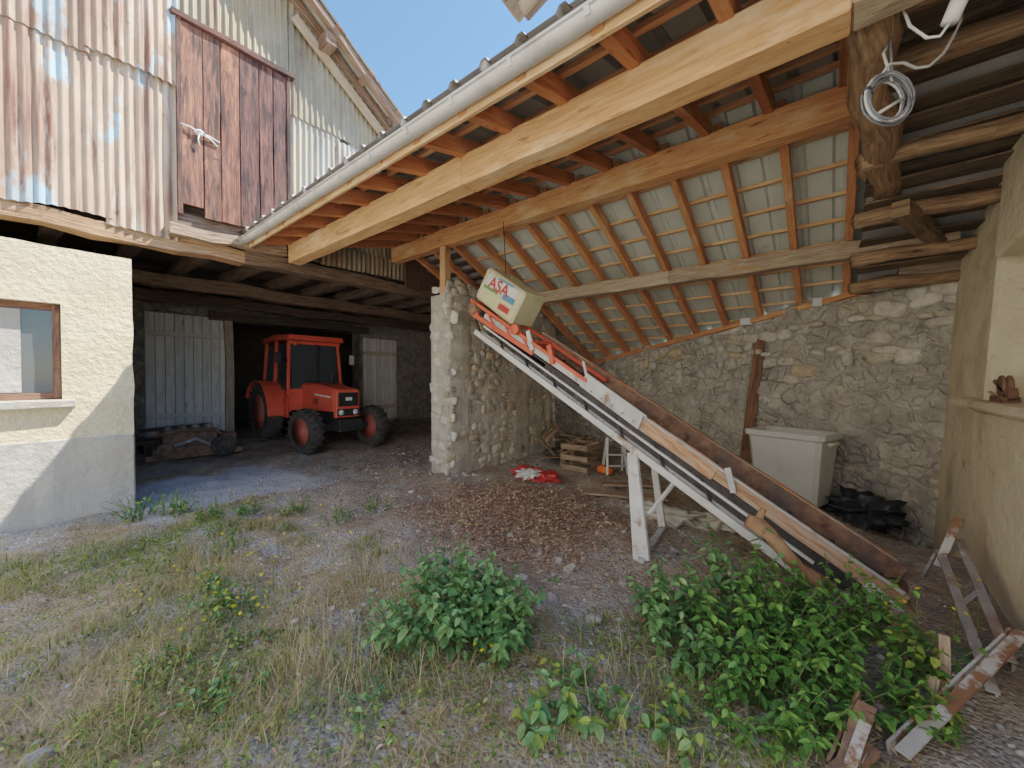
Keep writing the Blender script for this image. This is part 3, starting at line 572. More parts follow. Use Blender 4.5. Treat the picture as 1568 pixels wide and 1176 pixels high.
mb.box(3.62,3.95,9.36,9.42,.8+g,1.2+g,red_p); mb.box(4.48,4.8,9.36,9.42,.8+g,1.2+g,red_p)
mb.build('body_panels',T,bevel=.012)
mb=MB()
mb.box(cx-.215,cx+.215,7.885,7.899,.93+g,1.22+g,blackm); mb.box(cx-.24,cx+.24,7.887,7.899,.73+g,.88+g,blackm)
for i in range(7): mb.box(cx-.21,cx+.21,7.875,7.884,.945+g+i*.037,.957+g+i*.037,blackm)
mb.box(cx-.17,cx+.17,8.05,9.4,.42+g,.82+g,blackm); mb.box(cx-.28,cx+.28,9.3,10.9,.35+g,.85+g,blackm); mb.beam((3.6,8.28,.48+g),(4.85,8.22,.48+g),.14,.14,blackm)
mb.beam((3.55,10.35,.7+g),(4.95,10.35,.7+g),.2,.2,blackm); mb.box(cx-.25,cx+.25,7.78,8.05,.42+g,.66+g,blackm)
mb.box(3.62,3.80,9.45,9.6,.35+g,.4+g,blackm); mb.tube([(4.35,8.9,1.35+g),(4.35,8.9,1.75+g)],.03,blackm)
mb.tube([(cx+math.cos(a)*.18,9.75-math.sin(a)*.07,1.62+g+math.sin(a)*.16) for a in [i*math.pi/8 for i in range(17)]],.012,blackm,6); mb.box(3.95,4.45,10.2,10.65,1.0+g,1.15+g,blackm); mb.box(3.95,4.45,10.6,10.7,1.15+g,1.6+g,blackm)
mb.tube([(3.6,9.4,1.9+g),(3.38,9.3,1.95+g)],.01,blackm,6); mb.box(3.30,3.42,9.28,9.31,1.85+g,2.08+g,blackm)
mb.tube([(4.83,9.4,1.9+g),(5.02,9.3,1.95+g)],.01,blackm,6); mb.box(4.98,5.1,9.28,9.31,1.85+g,2.08+g,steel)
mb.tube([(3.9,9.35,1.3+g),(4.15,9.38,1.75+g)],.008,blackm,5); mb.box(4.22,4.26,9.39,9.43,1.25+g,2.3+g,blackm)
mb.build('chassis_engine',T,bevel=.008)
mb=MB()
for s in (-1,1): mb.lathe((cx+s*.155,7.89,.805+g),(0,-1,0),[(0,0),(0,.06),(.02,.055),(.025,0)],16,cwhite)
mb.box(cx-.07,cx+.07,7.868,7.874,1.05+g,1.12+g,cwhite)
for s in(-1,1): 
    x=cx+s*.298; mb.beam((x,9.3,1.2+g),(x-s*.022,8.1,1.12+g),.008,.035,cwhite)
    for k in range(4): mb.beam((x-s*.006,8.95-k*.09,.95+g),(x-s*.006,8.95-k*.09,1.08+g),.006,.05,blackm,up=(0,1,0))
mb.lathe((3.72,9.3,2.3+g),(0,-1,0),[(0,0),(0,.05),(.03,.045),(.03,0)],12,corange); mb.build('lamps_decals',T)
mb=MB()
mb.add([(3.68,9.43,1.28+g),(4.75,9.43,1.28+g),(4.73,9.50,2.3+g),(3.7,9.50,2.3+g)],[(0,1,2,3)],glass); mb.add([(3.625,9.5,1.2+g),(3.625,10.15,1.2+g),(3.67,10.15,2.3+g),(3.67,9.55,2.3+g)],[(0,1,2,3)],glass); mb.add([(3.65,10.9,1.3+g),(4.77,10.9,1.3+g),(4.74,10.85,2.3+g),(3.7,10.85,2.3+g)],[(0,1,2,3)],glass)
mb.build('cab_glazing',T)
# ---------------------------------------------------------------- conveyor
CV=empty('belt_conveyor')
B0=Vector((2.31,2.98)); dr=Vector((-.757,.654)); pr=Vector((.654,.757))
def cv(s,w,z):
    p=B0+dr*s+pr*w; return W(p.x,p.y,.0+s*.595+z)
upc=(cv(0,0,0)-cv(1,0,0)).cross(cv(0,0,0)-cv(0,1,0)).normalized()
if upc.z<0: upc=-upc
mb=MB()
for w in (0,.10): mb.beam(cv(.0,w,.02),cv(3.72,w,.02),.035,.07,white_p,(1,1,1),up=upc)
mb.beam(cv(-.0,.05,.16),cv(3.6,.05,.16),.03,.025,white_p,(1,1,1),up=upc)
mb.beam(cv(.0,.55,.02),cv(3.72,.55,.02),.035,.07,white_p,(1,1,1),up=upc)
mb.build('support_rails',CV,bevel=.004)
mb=MB()
for s in np.arange(.3,3.7,.42): mb.beam(cv(s,.0,.02),cv(s,.55,.02),.03,.03,rust); mb.beam(cv(s,.05,.02),cv(s+.1,.05,.18),.02,.02,blackm)
mb.beam(cv(-.5,.30,.24),cv(3.6,.30,.24),.48,.02,belt,(1,1,1),up=upc)
mb.beam(cv(-.3,.30,.12),cv(3.6,.30,.10),.42,.02,belt,(1,1,1),up=upc)
for s in np.arange(-.4,3.6,.3): mb.beam(cv(s,.08,.265),cv(s,.52,.265),.02,.03,belt,up=upc)
mb.beam(cv(-.3,.07,.16),cv(2.6,.07,.16),.015,.14,belt,(1,1,1),up=upc)
mb.build('belt',CV)
mb=MB()
mb.beam(cv(-.52,.57,.34),cv(3.0,.57,.34),.03,.16,rust,(1,1,1),up=upc)
mb.beam(cv(-.50,.60,.43),cv(3.0,.60,.43),.06,.03,wood_side,(.9,.8,.75),up=upc)
mb.beam(cv(-.50,.07,.33),cv(.72,.07,.33),.04,.13,wood_side,(1.1,1.05,1.0),up=upc,segs=8,jit=.003); mb.beam(cv(.70,.055,.33),cv(1.42,.055,.33),.03,.15,wood_side,(1.3,1.1,1.0),up=upc,segs=6,jit=.003)
mb.beam(cv(-.50,.045,.40),cv(1.4,.045,.40),.03,.02,steel,(1,1,1),up=upc)
mb.build('side_boards',CV,bevel=.004)
mb=MB()
mb.beam(cv(1.36,.03,.34),cv(2.05,.05,.36),.012,.17,steel,(1,1,1),up=upc); mb.beam(cv(2.0,.05,.40),cv(2.05,.05,.56),.012,.03,steel)
mb.beam(cv(1.4,.01,.26),cv(1.35,.01,.42),.02,.05,white_p,up=upc); mb.beam(cv(.55,.02,.28),cv(.60,.02,.46),.02,.05,steel)
mb.beam(cv(2.05,.06,.31),cv(3.6,.06,.31),.012,.07,steel,(1,1,1),up=upc)
for s in np.arange(1.45,2.0,.12): mb.lathe(cv(s,.02,.30),tuple(cv(0,-1,0)-cv(0,0,0)),[(0,0),(0,.010),(.01,.008),(.01,0)],6,rust)
mb.lathe(cv(-.5,.03,.24),tuple(cv(0,1,0)-cv(0,0,0)),[(0,0),(0,.075),(.54,.075),(.54,0)],16,rust)
mb.beam(cv(-.62,.0,.20),cv(-.30,.0,.30),.02,.08,white_p); mb.beam(cv(-.62,.6,.20),cv(-.30,.6,.30),.02,.08,rust)
f1=W(1.13,3.38,0); f2=W(1.58,4.08,0)
mb.beam(cv(1.45,0,-.02),f1,.10,.05,white_p,(1,1,1),up=(1,0,0),w1=.15,h1=.04); mb.beam(cv(1.45,.5,0),f2,.07,.04,white_p,(1,1,1),up=(1,0,0)); mb.beam(f1+Vector((0,0,.02))+(f1-f2)*.05,f2+Vector((0,0,.02)),.06,.04,steel); mb.beam(cv(1.45,0,-.03),cv(1.45,.52,-.03),.05,.05,white_p)
mb.beam(cv(1.05,.02,-.02),W(1.25,3.56,.35),.03,.03,white_p)
mb.build('steel_fittings',CV,bevel=.003)
mb=MB()
for w in (.05,.50):
    mb.beam(cv(2.0,w,.37),cv(3.85,w,.40),.035,.04,red_p,(1,1,1),up=upc)
    mb.beam(cv(2.75,w,.26),cv(3.85,w,.22),.035,.06,red_p,(1,1,1),up=upc)
    for s in (2.8,3.1,3.4,3.7): mb.beam(cv(s,w,.24),cv(s+.15,w,.41),.03,.03,red_p,up=upc)
for s in (2.8,3.3,3.85): mb.beam(cv(s,.05,.38),cv(s,.5,.38),.04,.04,red_p)
mb.beam(cv(2.45,.03,.30),cv(2.5,.03,.50),.03,.06,red_p); mb.beam(cv(2.75,.03,.30),cv(2.82,.03,.5),.02,.06,white_p)
mb.lathe(cv(3.0,-.03,.42),tuple(cv(0,1,0)-cv(0,0,0)),[(0,0),(0,.07),(.06,.07),(.06,0)],16,red_p); mb.lathe(cv(3.8,0.0,.30),tuple(cv(0,1,0)-cv(0,0,0)),[(0,0),(0,.08),(.55,.08),(.55,0)],16,rust)
mb.build('red_frame',CV,bevel=.003)
mb=MB(); mb.beam(cv(3.00,.28,.68),cv(3.66,.28,.74),.46,.46,box_y,(1,1,1),up=upc); mb.build('motor_cover',CV,bevel=.03)
axl=(cv(1,0,0)-cv(0,0,0)).normalized(); nr=(cv(0,0,0)-cv(0,1,0)).normalized(); c0=(cv(3.00,.28,.68)+cv(3.66,.28,.74))/2+nr*.2335
up2=nr.cross(-axl).normalized()
if up2.z<0: up2=-up2
mb=MB()
def pr_(u0,u1,v0,v1,m,o=.001):
    mb.add([c0+(-axl)*a+up2*b_+nr*o for a,b_ in ((u0,v0),(u1,v0),(u1,v1),(u0,v1))],[(0,1,2,3)],m)
pr_(-.31,.31,.03,.18,cwhite); pr_(-.31,-.02,-.01,.03,cgreen,.002); pr_(.07,.28,-.16,-.08,cred,.002); pr_(.08,.31,-.02,.06,cblue,.003); pr_(-.1,.2,.175,.2,cblue,.002)
mb.build('cover_print',CV,fix=False)
cu=bpy.data.curves.new('cover_lettering','FONT'); cu.body='ASA'; cu.size=.22; cu.extrude=.001; cu.offset=.004; cu.align_x='CENTER'; cu.align_y='CENTER'
to=bpy.data.objects.new('cover_lettering',cu); scene.collection.objects.link(to); to.parent=CV; cu.materials.append(cred)
xa=up2.cross(nr).normalized()
to.matrix_world=Matrix((( xa.x,up2.x,nr.x,0),(xa.y,up2.y,nr.y,0),(xa.z,up2.z,nr.z,0),(0,0,0,1))); to.location=c0+nr*.005+up2*.09-xa*.04
mb=MB(); tp=cv(3.4,.28,.95); mb.tube([tp,Vector((PX2-.15,tp.y+.1,3.78))],.006,blackm,5); mb.tube([cv(3.85,.05,.4),cv(3.6,.3,1.0)],.006,blackm,5); mb.tube([cv(3.85,.05,.4),cv(3.75,.2,.7),cv(3.3,.3,1.0)],.008,cwhite,5)
mb.build('hanging_wires',CV)
mb=MB(); a,b_=W(1.78,2.95,.52),W(2.25,2.72,.10)
mb.tube([a+(b_-a)*t+Vector((0,0,.03*math.sin(t*7))) for t in np.linspace(0,1,9)],[.05,.065,.055,.05,.05,.045,.05,.05,.04],barkm,9,jit=.12); mb.tube([a+(b_-a)*.1,a+Vector((.05,-.1,.10))],[.035,.02],barkm,7); mb.build('log')
# ---------------------------------------------------------------- bin, plank, junk
bn=empty('storage_bin'); c=Vector((6.42,.42,0)); ua=Vector((.33,.944,0)); va=Vector((.944,-.33,0)); mb=MB()
def rr(z,a,b_,ch=.05):
    P=[(-a,-b_+ch),(-a+ch,-b_),(a-ch,-b_),(a,-b_+ch),(a,b_-ch),(a-ch,b_),(-a+ch,b_),(-a,b_-ch)]
    return [c+ua*p+va*q+Vector((0,0,z)) for p,q in P]
zg=G(6.42,.42)+.02
mb.loft([rr(zg,.36,.22),rr(zg+.45,.40,.255),rr(zg+.84,.43,.28),rr(zg+.84,.465,.31),rr(zg+.92,.47,.315),rr(zg+.92,.43,.275),rr(zg+.3,.38,.24)],bin_m,smooth=False)
for q in (-.43,.43): mb.beam(c+ua*q*1.08+va*-.12+Vector((0,0,zg+.80)),c+ua*q*1.08+va*.12+Vector((0,0,zg+.80)),.05,.05,bin_m,(1,1,1))
mb.build('bin_body',bn,bevel=.012)
mb=MB(); mb.beam(W(3.68,6.2,0),W(4.0,6.33,2.22),.15,.05,wood_old,(.7,.52,.42),up=(1,0,0),segs=6,jit=.004); mb.build('wooden_plank',bevel=.005)
def blob(name,ctr,sc,mat,seed,pw=1,amp=.3):
    v,f=ico(4,pw); V=[]
    for p in v:
        d=1+amp*noise.noise(Vector(p)*2.2+Vector((seed,0,0)))+amp*.5*noise.noise(Vector(p)*6+Vector((seed,3,0)))+amp*.2*noise.noise(Vector(p)*14)
        V.append((ctr[0]+p[0]*sc[0]*d,ctr[1]+p[1]*sc[1]*d,ctr[2]+p[2]*sc[2]*d))
    me=MB(); me.add(V,[tuple(x) for x in f],mat,smooth=True); return me.build(name)
blob('black_tarp',(6.55,-.30,-.04),(.26,.30,.15),tarp,4,.9,1.1)
blob('cement_sack',tuple(W(1.75,4.35,.06)),(.14,.3,.08),flat('paper_sack',(.54,.50,.43)),6,.8,.8)
blob('cement_sack',tuple(W(2.15,4.2,.05)),(.12,.2,.07),flat('paper_sack2',(.58,.54,.47)),9,.8,.8)
blob('red_sack',tuple(W(.38,6.15,.07)),(.20,.36,.08),cred,12,.9,.8)
blob('white_rag',tuple(W(.28,6.0,.12)),(.16,.14,.06),cwhite,15,.8,.9)
blob('orange_jerrycan',tuple(W(1.55,6.5,.07)),(.08,.13,.06),corange,18,.6,.2)
cr=empty('wooden_crate'); mb=MB(); c=W(1.1,7.3,0)
for i in range(26):
    p=c+Vector((random.uniform(-.35,.35),random.uniform(-.45,.45),random.uniform(.02,.55))); a=random.uniform(0,3.14); t=random.uniform(-.6,.8); l=random.uniform(.15,.32)
    dv=Vector((math.cos(a)*math.cos(t),math.sin(a)*math.cos(t),math.sin(t)))*l; k=random.uniform(.6,1.3); mb.beam(p-dv,p+dv,.08,.02,wood_old,(k,k*.9,k*.8))
for z in (.06,.24,.42):
    for (a,b_) in (((-.28,-.25),(.28,-.25)),((.28,-.25),(.28,.25)),((-.28,.25),(-.28,-.25))): mb.beam(c+Vector((a[0]-.3,a[1]-.4,z)),c+Vector((b_[0]-.3,b_[1]-.4,z)),.02,.09,wood_old)
mb.build('slats',cr)
mb=MB(); c=W(1.72,6.35,.01)
for s in (-.17,.17):
    mb.beam(c+W(s,0,0),c+W(s*.75,.18,.58),.035,.035,cwhite); mb.beam(c+W(s,.36,0),c+W(s*.75,.18,.58),.035,.035,cwhite)
for t in (.25,.55,.95): mb.beam(c+W(-.17*(1-.25*t),.18*t,.58*t),c+W(.17*(1-.25*t),.18*t,.58*t),.07,.025,steel)
mb.build('step_stool')
mb=MB(); mb.lathe(W(.95,7.7,.12),(0,0,1),[(0,.16),(-.06,.22),(-.06,.28),(0,.31),(.06,.28),(.06,.22),(0,.16)],24,rubber); mb.build('old_tyre')
mb=MB(); mb.beam(W(.95,5.25,.07),W(2.0,5.0,.05),.22,.03,wood_grey,(.7,.62,.55)); mb.beam(W(1.3,5.6,.07),W(2.1,5.5,.08),.14,.03,wood_grey,(.7,.62,.55)); mb.build('loose_boards',bevel=.004)
en=empty('rusty_engine'); mb=MB(); e0=Vector((1.9,9.4,.05))
def EB(a,b_,w,hh,m=rust): mb.beam(e0+Vector(a),e0+Vector(b_),w,hh,m)
EB((-.6,0,.2),(.65,0,.2),.5,.16); EB((-.45,0,.42),(.35,0,.42),.34,.3); EB((-.7,-.2,.12),(.75,-.2,.12),.06,.1); EB((.4,0,.35),(.68,0,.35),.25,.2)
for x in (-.35,-.15,.05,.25): mb.lathe(e0+Vector((x,0,.55)),(0,0,1),[(0,0),(0,.07),(.09,.06),(.12,.02),(.12,0)],12,steel_d)
mb.lathe(e0+Vector((.42,-.24,.24)),(0,-1,0),[(0,0),(0,.19),(.03,.2),(.1,.2),(.1,.13),(.05,.12),(.05,.05),(.1,.04),(.1,0)],24,rubber); mb.lathe(e0+Vector((-.45,-.24,.25)),(0,-1,0),[(0,0),(0,.12),(.07,.12),(.07,0)],18,rust)
mb.tube([e0+Vector(p) for p in ((-.6,-.15,.5),(-.2,-.25,.6),(.3,-.2,.55),(.6,-.1,.3))],.03,rust); mb.tube([e0+Vector(p) for p in ((-.3,-.2,.3),(0,-.28,.42),(.25,-.24,.25))],.035,steel_d)
for i in range(10): EB((-.5+i*.1,-.18,.26),(-.5+i*.1,-.18,.40),.03,.02,rust)
mb.build('engine_block',en,bevel=.01)
mb=MB(); mb.beam((1.15,10.3,.35),(2.6,10.2,.42),.5,.06,wood_dark,(1,1,1)); mb.beam((1.3,10.5,.55),(2.4,10.3,.6),.3,.05,wood_dark); mb.box(1.3,2.3,10.0,10.7,.02,.32,wood_dark); mb.build('timber_stack')
mb=MB(); cc=Vector((3.0,-.22,3.13)); rd=Vector((SA,-CA,0))
for k in range(8):
    rr_=.12+random.uniform(-.018,.02); off=Vector((CA,SA,0))*random.uniform(-.03,.03); ph=random.uniform(-.02,.02)
    mb.tube([cc+off+rd*(math.cos(a)*rr_+ph)+Vector((0,0,math.sin(a)*rr_*random.uniform(1.02,1.08))) for a in [i*2*math.pi/24 for i in range(25)]],.0065,cgreyc if k%5 else cwhite,6)
mb.tube([cc+rd*.02+Vector((0,0,.12)),cc+rd*.0+Vector((0,0,.42))],.007,cgreyc,6)
mb.tube([cc+rd*q+Vector((0,0,z)) for q,z in ((-.04,.13),(.0,.19),(.08,.20),(.15,.17),(.22,.18),(.3,.25),(.35,.34),(.39,.42),(.4,.5))],.008,cwhite,6)
mb.tube([cc+rd*.02+Vector((0,0,.1)),cc+rd*-.03+Vector((0,0,.25)),cc+rd*.05+Vector((0,0,.4))],.007,cwhite,6)
mb.tube([cc+rd*-.06+Vector((0,0,-.08)),cc+rd*.07+Vector((0,0,.0))],.009,cwhite,6); mb.build('cable_coil')
mb=MB(); mb.tube([W(2.0,1.82,3.22),W(2.02,1.80,3.30),W(2.16,1.72,3.62)],[.03,.032,.032],cwhite,12); mb.tube([W(2.0,1.82,3.22),W(1.97,1.83,3.17),W(1.93,1.85,3.18),W(1.9,1.9,3.28),W(1.92,1.95,3.4),W(1.95,2.0,3.5)],.007,cwhite,6); mb.build('tube_lamp')
mb=MB(); mb.beam(W(-.03,2.3,3.74),W(.42,2.0,4.1),.20,.10,wood_grey,(.8,.75,.7)); mb.beam(W(.06,2.25,3.66),W(.35,2.1,3.85),.06,.1,wood_grey,(.7,.65,.6)); mb.build('overhead_timber',bevel=.01)
mb=MB(); c=Vector((4.95,-1.07,1.40))
mb.box(c.x-.16,c.x+.14,c.y-.05,c.y+.05,c.z,c.z+.05,rust); mb.lathe(c+Vector((0,-.035,.13)),(0,1,0),[(0,0),(0,.085),(.015,.09),(.03,.065),(.045,.09),(.06,.085),(.06,0)],20,rust)
mb.beam(c+Vector((-.2,0,.05)),c+Vector((.18,0,.17)),.05,.03,rust); mb.lathe(c+Vector((-.15,-.03,.07)),(0,1,0),[(0,0),(0,.05),(.05,.05),(.05,0)],14,rust); mb.tube([c+Vector((.2,.0,.03)),c+Vector((.34,.02,.09))],.014,wood_grey,6); mb.build('rusty_vise',bevel=.004)
# scrap lower right
mb=MB()
mb.beam(W(1.62,1.60,.04),W(2.66,2.02,.27),.05,.012,rust_white,(1,1,1)); mb.beam(W(1.62,1.66,.0),W(2.66,2.07,.23),.012,.07,rust_white,(1,1,1)); mb.build('white_steel_channel')
mb=MB()
mb.beam(W(3.32,3.02,.26),W(2.40,1.93,.03),.05,.012,steel_d,(1,1,1)); mb.beam(W(3.34,3.02,.22),W(2.42,1.93,.0),.012,.05,steel_d,(1,1,1))
mb.beam(W(3.48,3.03,.34),W(2.70,2.10,.06),.05,.012,steel_d,(1,1,1)); mb.beam(W(3.50,3.03,.30),W(2.72,2.10,.02),.012,.05,steel_d,(1,1,1))
for t in (.05,.5,.92): mb.beam(W(3.32,3.02,.25).lerp(W(2.40,1.93,.02),t),W(3.48,3.03,.33).lerp(W(2.70,2.10,.05),t),.03,.02,steel_d)
mb.beam(W(3.30,3.02,.24),W(3.28,3.12,-.05),.04,.02,steel_d); mb.beam(W(3.5,3.05,.5),W(3.2,2.92,.18),.05,.015,rust_white)
mb.build('weathered_steel_frame')
mb=MB(); mb.beam(W(2.22,1.98,.0),W(2.25,2.02,.26),.04,.03,wood_grey,(.9,.8,.7)); mb.beam(W(2.02,1.86,.0),W(2.06,1.88,.14),.035,.035,wood_grey,(.9,.8,.7)); mb.build('wooden_stake')
mb=MB(); mb.beam(W(1.30,1.52,.03),W(1.56,1.70,.16),.07,.012,rust,(1,1,1),segs=4,jit=.004); mb.beam(W(1.30,1.58,.0),W(1.60,1.78,.13),.012,.08,rust); mb.beam(W(1.34,1.53,.055),W(1.50,1.64,.135),.04,.006,rust_white); mb.beam(W(1.2,1.48,.02),W(1.5,1.62,.05),.07,.03,rust); mb.build('rusty_sheet')
# ---------------------------------------------------------------- pebbles, litter
def place(n,fx): 
    P=np.array([fx() for _ in range(n)]); return np.column_stack([P,gz(P[:,0],P[:,1])])
def uni(x0,x1,y0,y1): return lambda:(random.uniform(x0,x1),random.uniform(y0,y1))
P=place(5200,uni(-.4,6.8,-.8,7.5)); n=len(P); s=np.abs(rng.normal(0,.010,n))+.004; s[:50]*=3
k=rng.uniform(.3,.65,n)[:,None]*np.array([[1,.97,.93]]); 
npmesh('pebbles',*scat(ICO1[0],ICO1[1],P,np.column_stack([s,s*rng.uniform(.6,1,n),s*.55]),rotm(rng.uniform(0,6.28,n),rng.uniform(-.3,.3,n),rng.uniform(-.3,.3,n)),k,jit=.2),stone_m)
lv=np.array([[-.5,-.18,0],[0,-.28,.12],[.5,0,0],[0,.28,.10],[-.5,.18,.02],[0,0,-.05]]); lf=np.array([[0,1,5],[1,2,5],[2,3,5],[3,4,5],[4,0,5]])
def gp(mx,my,sx,sy): return lambda:(random.gauss(mx,sx),random.gauss(my,sy))
P=np.vstack([place(7500,gp(3.5,2.75,.5,.75)),place(2000,uni(2.2,6.4,-.4,6)),place(1500,uni(2.5,7,5,10)),place(900,uni(0,2.4,0,7))]); P[:,2]+=rng.uniform(.012,.045,len(P)); n=len(P); s=rng.uniform(.02,.05,n)
base=np.array([(.30,.18,.12),(.44,.29,.20),(.19,.115,.08),(.56,.44,.31),(.37,.24,.165)])[rng.integers(0,5,n)]
npmesh('leaf_litter',*scat(lv,lf,P,np.column_stack([s,s*.8,s]),rotm(rng.uniform(0,6.28,n),rng.uniform(-.6,.6,n),rng.uniform(-.6,.6,n)),base),litter)
# ---------------------------------------------------------------- grass
def blades(P,h,w,lean,col):
    n=len(P); a=rng.uniform(0,6.28,n); d=np.stack([np.cos(a),np.sin(a),np.zeros(n)],1); q=np.stack([-np.sin(a),np.cos(a),np.zeros(n)],1); V=[]
    for t,ww in ((0,1),(.4,.8),(.75,.5)):
        c=P+d*(lean*h*t*t)[:,None]+np.array([0,0,1])*(h*(t-.25*lean*t*t))[:,None]
        V+= [c-q*(w*ww/2)[:,None],c+q*(w*ww/2)[:,None]]
    V.append(P+d*(lean*h)[:,None]+np.array([0,0,1])*(h*(1-.25*lean))[:,None]); V=np.stack(V,1)
    tf=np.array([[0,1,3],[0,3,2],[2,3,5],[2,5,4],[4,5,6]]); F=(tf[None]+(np.arange(n)*7)[:,None,None]).reshape(-1,3)
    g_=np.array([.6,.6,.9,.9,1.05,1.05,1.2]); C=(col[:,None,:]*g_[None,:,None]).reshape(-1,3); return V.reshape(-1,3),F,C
def density(x,y,off=0): return noise.noise(Vector((x*1.1+off,y*1.1,off)))*.5+.5
def rej(n,x0,x1,y0,y1,thr,off,fall=True):
    out=[]
    while len(out)<n:
        x,y=random.uniform(x0,x1),random.uniform(y0,y1); dd=density(x,y,off)+.5*(density(x*4,y*4,off+3)-.5)
        if fall:
            lim=1.95+.3*math.sin(y*1.9)+(.2 if y<2 else 0)-(.5 if y>3.6 else 0)
            if x>lim: dd-=(x-lim)*1.3
            if y>5.4 : dd-=(y-5.4)*.5
        if dd>thr+random.uniform(-.1,.1): out.append((x,y))
    P=np.array(out); return np.column_stack([P,gz(P[:,0],P[:,1])])
greens=np.array([(.20,.29,.06),(.27,.35,.08),(.37,.41,.12),(.14,.22,.055)]); straws=np.array([(.66,.52,.26),(.58,.44,.21),(.74,.62,.36),(.50,.36,.18)])
P1=rej(12500,-.5,3.0,-.6,6.5,.53,0); n=len(P1)
G1=blades(P1,rng.gamma(3.2,.016,n)+.012,rng.uniform(.003,.008,n),rng.uniform(.3,1.5,n),greens[rng.integers(0,4,n)]*rng.uniform(.8,1.3,(n,1)))
P2=rej(19000,-.5,2.8,-.6,6.2,.47,11); n=len(P2)
G2=blades(P2,rng.gamma(3.2,.016,n)+.012,rng.uniform(.002,.005,n),rng.uniform(.4,2.0,n),straws[rng.integers(0,4,n)]*rng.uniform(.7,1.15,(n,1)))
P3=[]
for rr__,dd__,m in [(-1.1,3.1,160),(-1.0,2.1,180),(-.7,2.0,110),(-1.3,2.6,120),(.55,1.9,90),(-1.25,3.3,80),(-2.4,3.1,90),(-1.9,2.0,90)]:
    q=W(rr__,dd__,0); P3+=[(random.gauss(q.x,.16),random.gauss(q.y,.16)) for _ in range(m)]
P3=np.array(P3); P3=np.column_stack([P3,gz(P3[:,0],P3[:,1])]); n=len(P3)
G3=blades(P3,rng.uniform(.12,.32,n),rng.uniform(.002,.004,n),rng.uniform(.1,.8,n),straws[rng.integers(0,4,n)])
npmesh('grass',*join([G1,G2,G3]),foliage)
LV=np.array([(0,0,0),(.22,.27,.04),(.6,.25,.0),(1,0,-.14),(.6,-.25,0),(.22,-.27,.04),(.3,0,-.04),(.65,0,-.06)],float); LF=np.array([(0,6,1),(1,6,7),(1,7,2),(2,7,3),(0,5,6),(5,7,6),(5,4,7),(4,3,7)])
def plant(cx_,cy_,rad,hmax,nst,lsz,pal,per=12,lean=.5):
    pos=[];yaw=[];pit=[];siz=[];cols=[];stems=[]
    for i in range(nst):
        a=random.uniform(0,6.28); r=rad*math.sqrt(random.random())*.6; bx_,by_=cx_+math.cos(a)*r,cy_+math.sin(a)*r; h=hmax*random.uniform(.5,1.05)*(1-.35*(r/rad)**2); z0=float(gz(bx_,by_))
        tx,ty=math.cos(a)*r*.55+random.gauss(0,.06),math.sin(a)*r*.55+random.gauss(0,.06); tx*=lean*2;ty*=lean*2
        pts=[(bx_+tx*t*t,by_+ty*t*t,z0+h*t) for t in (0,.33,.66,1)]; stems.append(pts); a0=random.uniform(0,6.28)
        for k in range(per):
            t=.22+.78*(k+random.random()*.5)/per; t=min(t,1); yy=a0+k*1.57+(3.14 if k%2 else 0)+random.uniform(-.4,.4)
            pos.append((bx_+tx*t*t,by_+ty*t*t,z0+h*t)); yaw.append(yy); pit.append(random.uniform(-.15,.75)*(1-.4*t)); siz.append(lsz*random.uniform(.55,1.15)*(1-.35*max(0,t-.7)/.3))
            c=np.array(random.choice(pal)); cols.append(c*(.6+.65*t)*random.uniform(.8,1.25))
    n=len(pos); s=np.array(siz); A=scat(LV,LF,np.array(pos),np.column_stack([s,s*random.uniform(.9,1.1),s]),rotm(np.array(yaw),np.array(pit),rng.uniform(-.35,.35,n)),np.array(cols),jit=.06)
    sv=[];sf=[];o=0
    for pts in stems:
        for q in range(3):
            p,r_=np.array(pts[q]),np.array(pts[q+1]); w=.004
            sv+=[p+[w,0,0],p+[-w,0,0],p+[0,w,0],r_+[w*.7,0,0],r_+[-w*.7,0,0],r_+[0,w*.7,0]]; sf+=[(o,o+1,o+4),(o,o+4,o+3),(o+1,o+2,o+5),(o+1,o+5,o+4),(o+2,o,o+3),(o+2,o+3,o+5)]; o+=6
    B=(np.array(sv),np.array(sf),np.tile([.2,.25,.1],(len(sv),1))); return [A,B]
nett=[(.16,.30,.11),(.20,.36,.135),(.13,.25,.095),(.26,.41,.16)]; bram=[(.12,.26,.065),(.16,.32,.075),(.21,.38,.085),(.095,.20,.055)]; yel=[(.36,.42,.09),(.30,.38,.08)]
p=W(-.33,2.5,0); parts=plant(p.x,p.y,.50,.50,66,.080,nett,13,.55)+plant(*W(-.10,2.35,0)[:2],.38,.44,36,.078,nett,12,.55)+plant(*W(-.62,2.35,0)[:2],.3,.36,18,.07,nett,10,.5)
npmesh('nettle_bush',*join(parts),foliage)
parts=[]
for (r,d,rad,hh,n_,ls,pl) in [(1.05,2.55,.38,.42,34,.08,nett),(1.35,2.2,.42,.48,44,.075,bram),(1.75,2.35,.40,.46,44,.07,bram),(1.25,1.85,.36,.32,36,.06,bram),(2.1,2.5,.36,.40,36,.07,bram),(1.75,1.95,.36,.32,34,.06,bram),(2.2,2.15,.28,.30,22,.06,bram+yel),(1.55,2.65,.25,.60,16,.085,nett),(.95,2.15,.25,.28,14,.065,nett),(1.95,1.8,.22,.22,14,.055,bram+yel),(1.1,1.75,.3,.22,16,.055,bram)]:
    q=W(r,d,0); parts+=plant(q.x,q.y,rad,hh,n_,ls,pl,12,.5)
npmesh('bramble_bush',*join(parts),foliage)
parts=[]
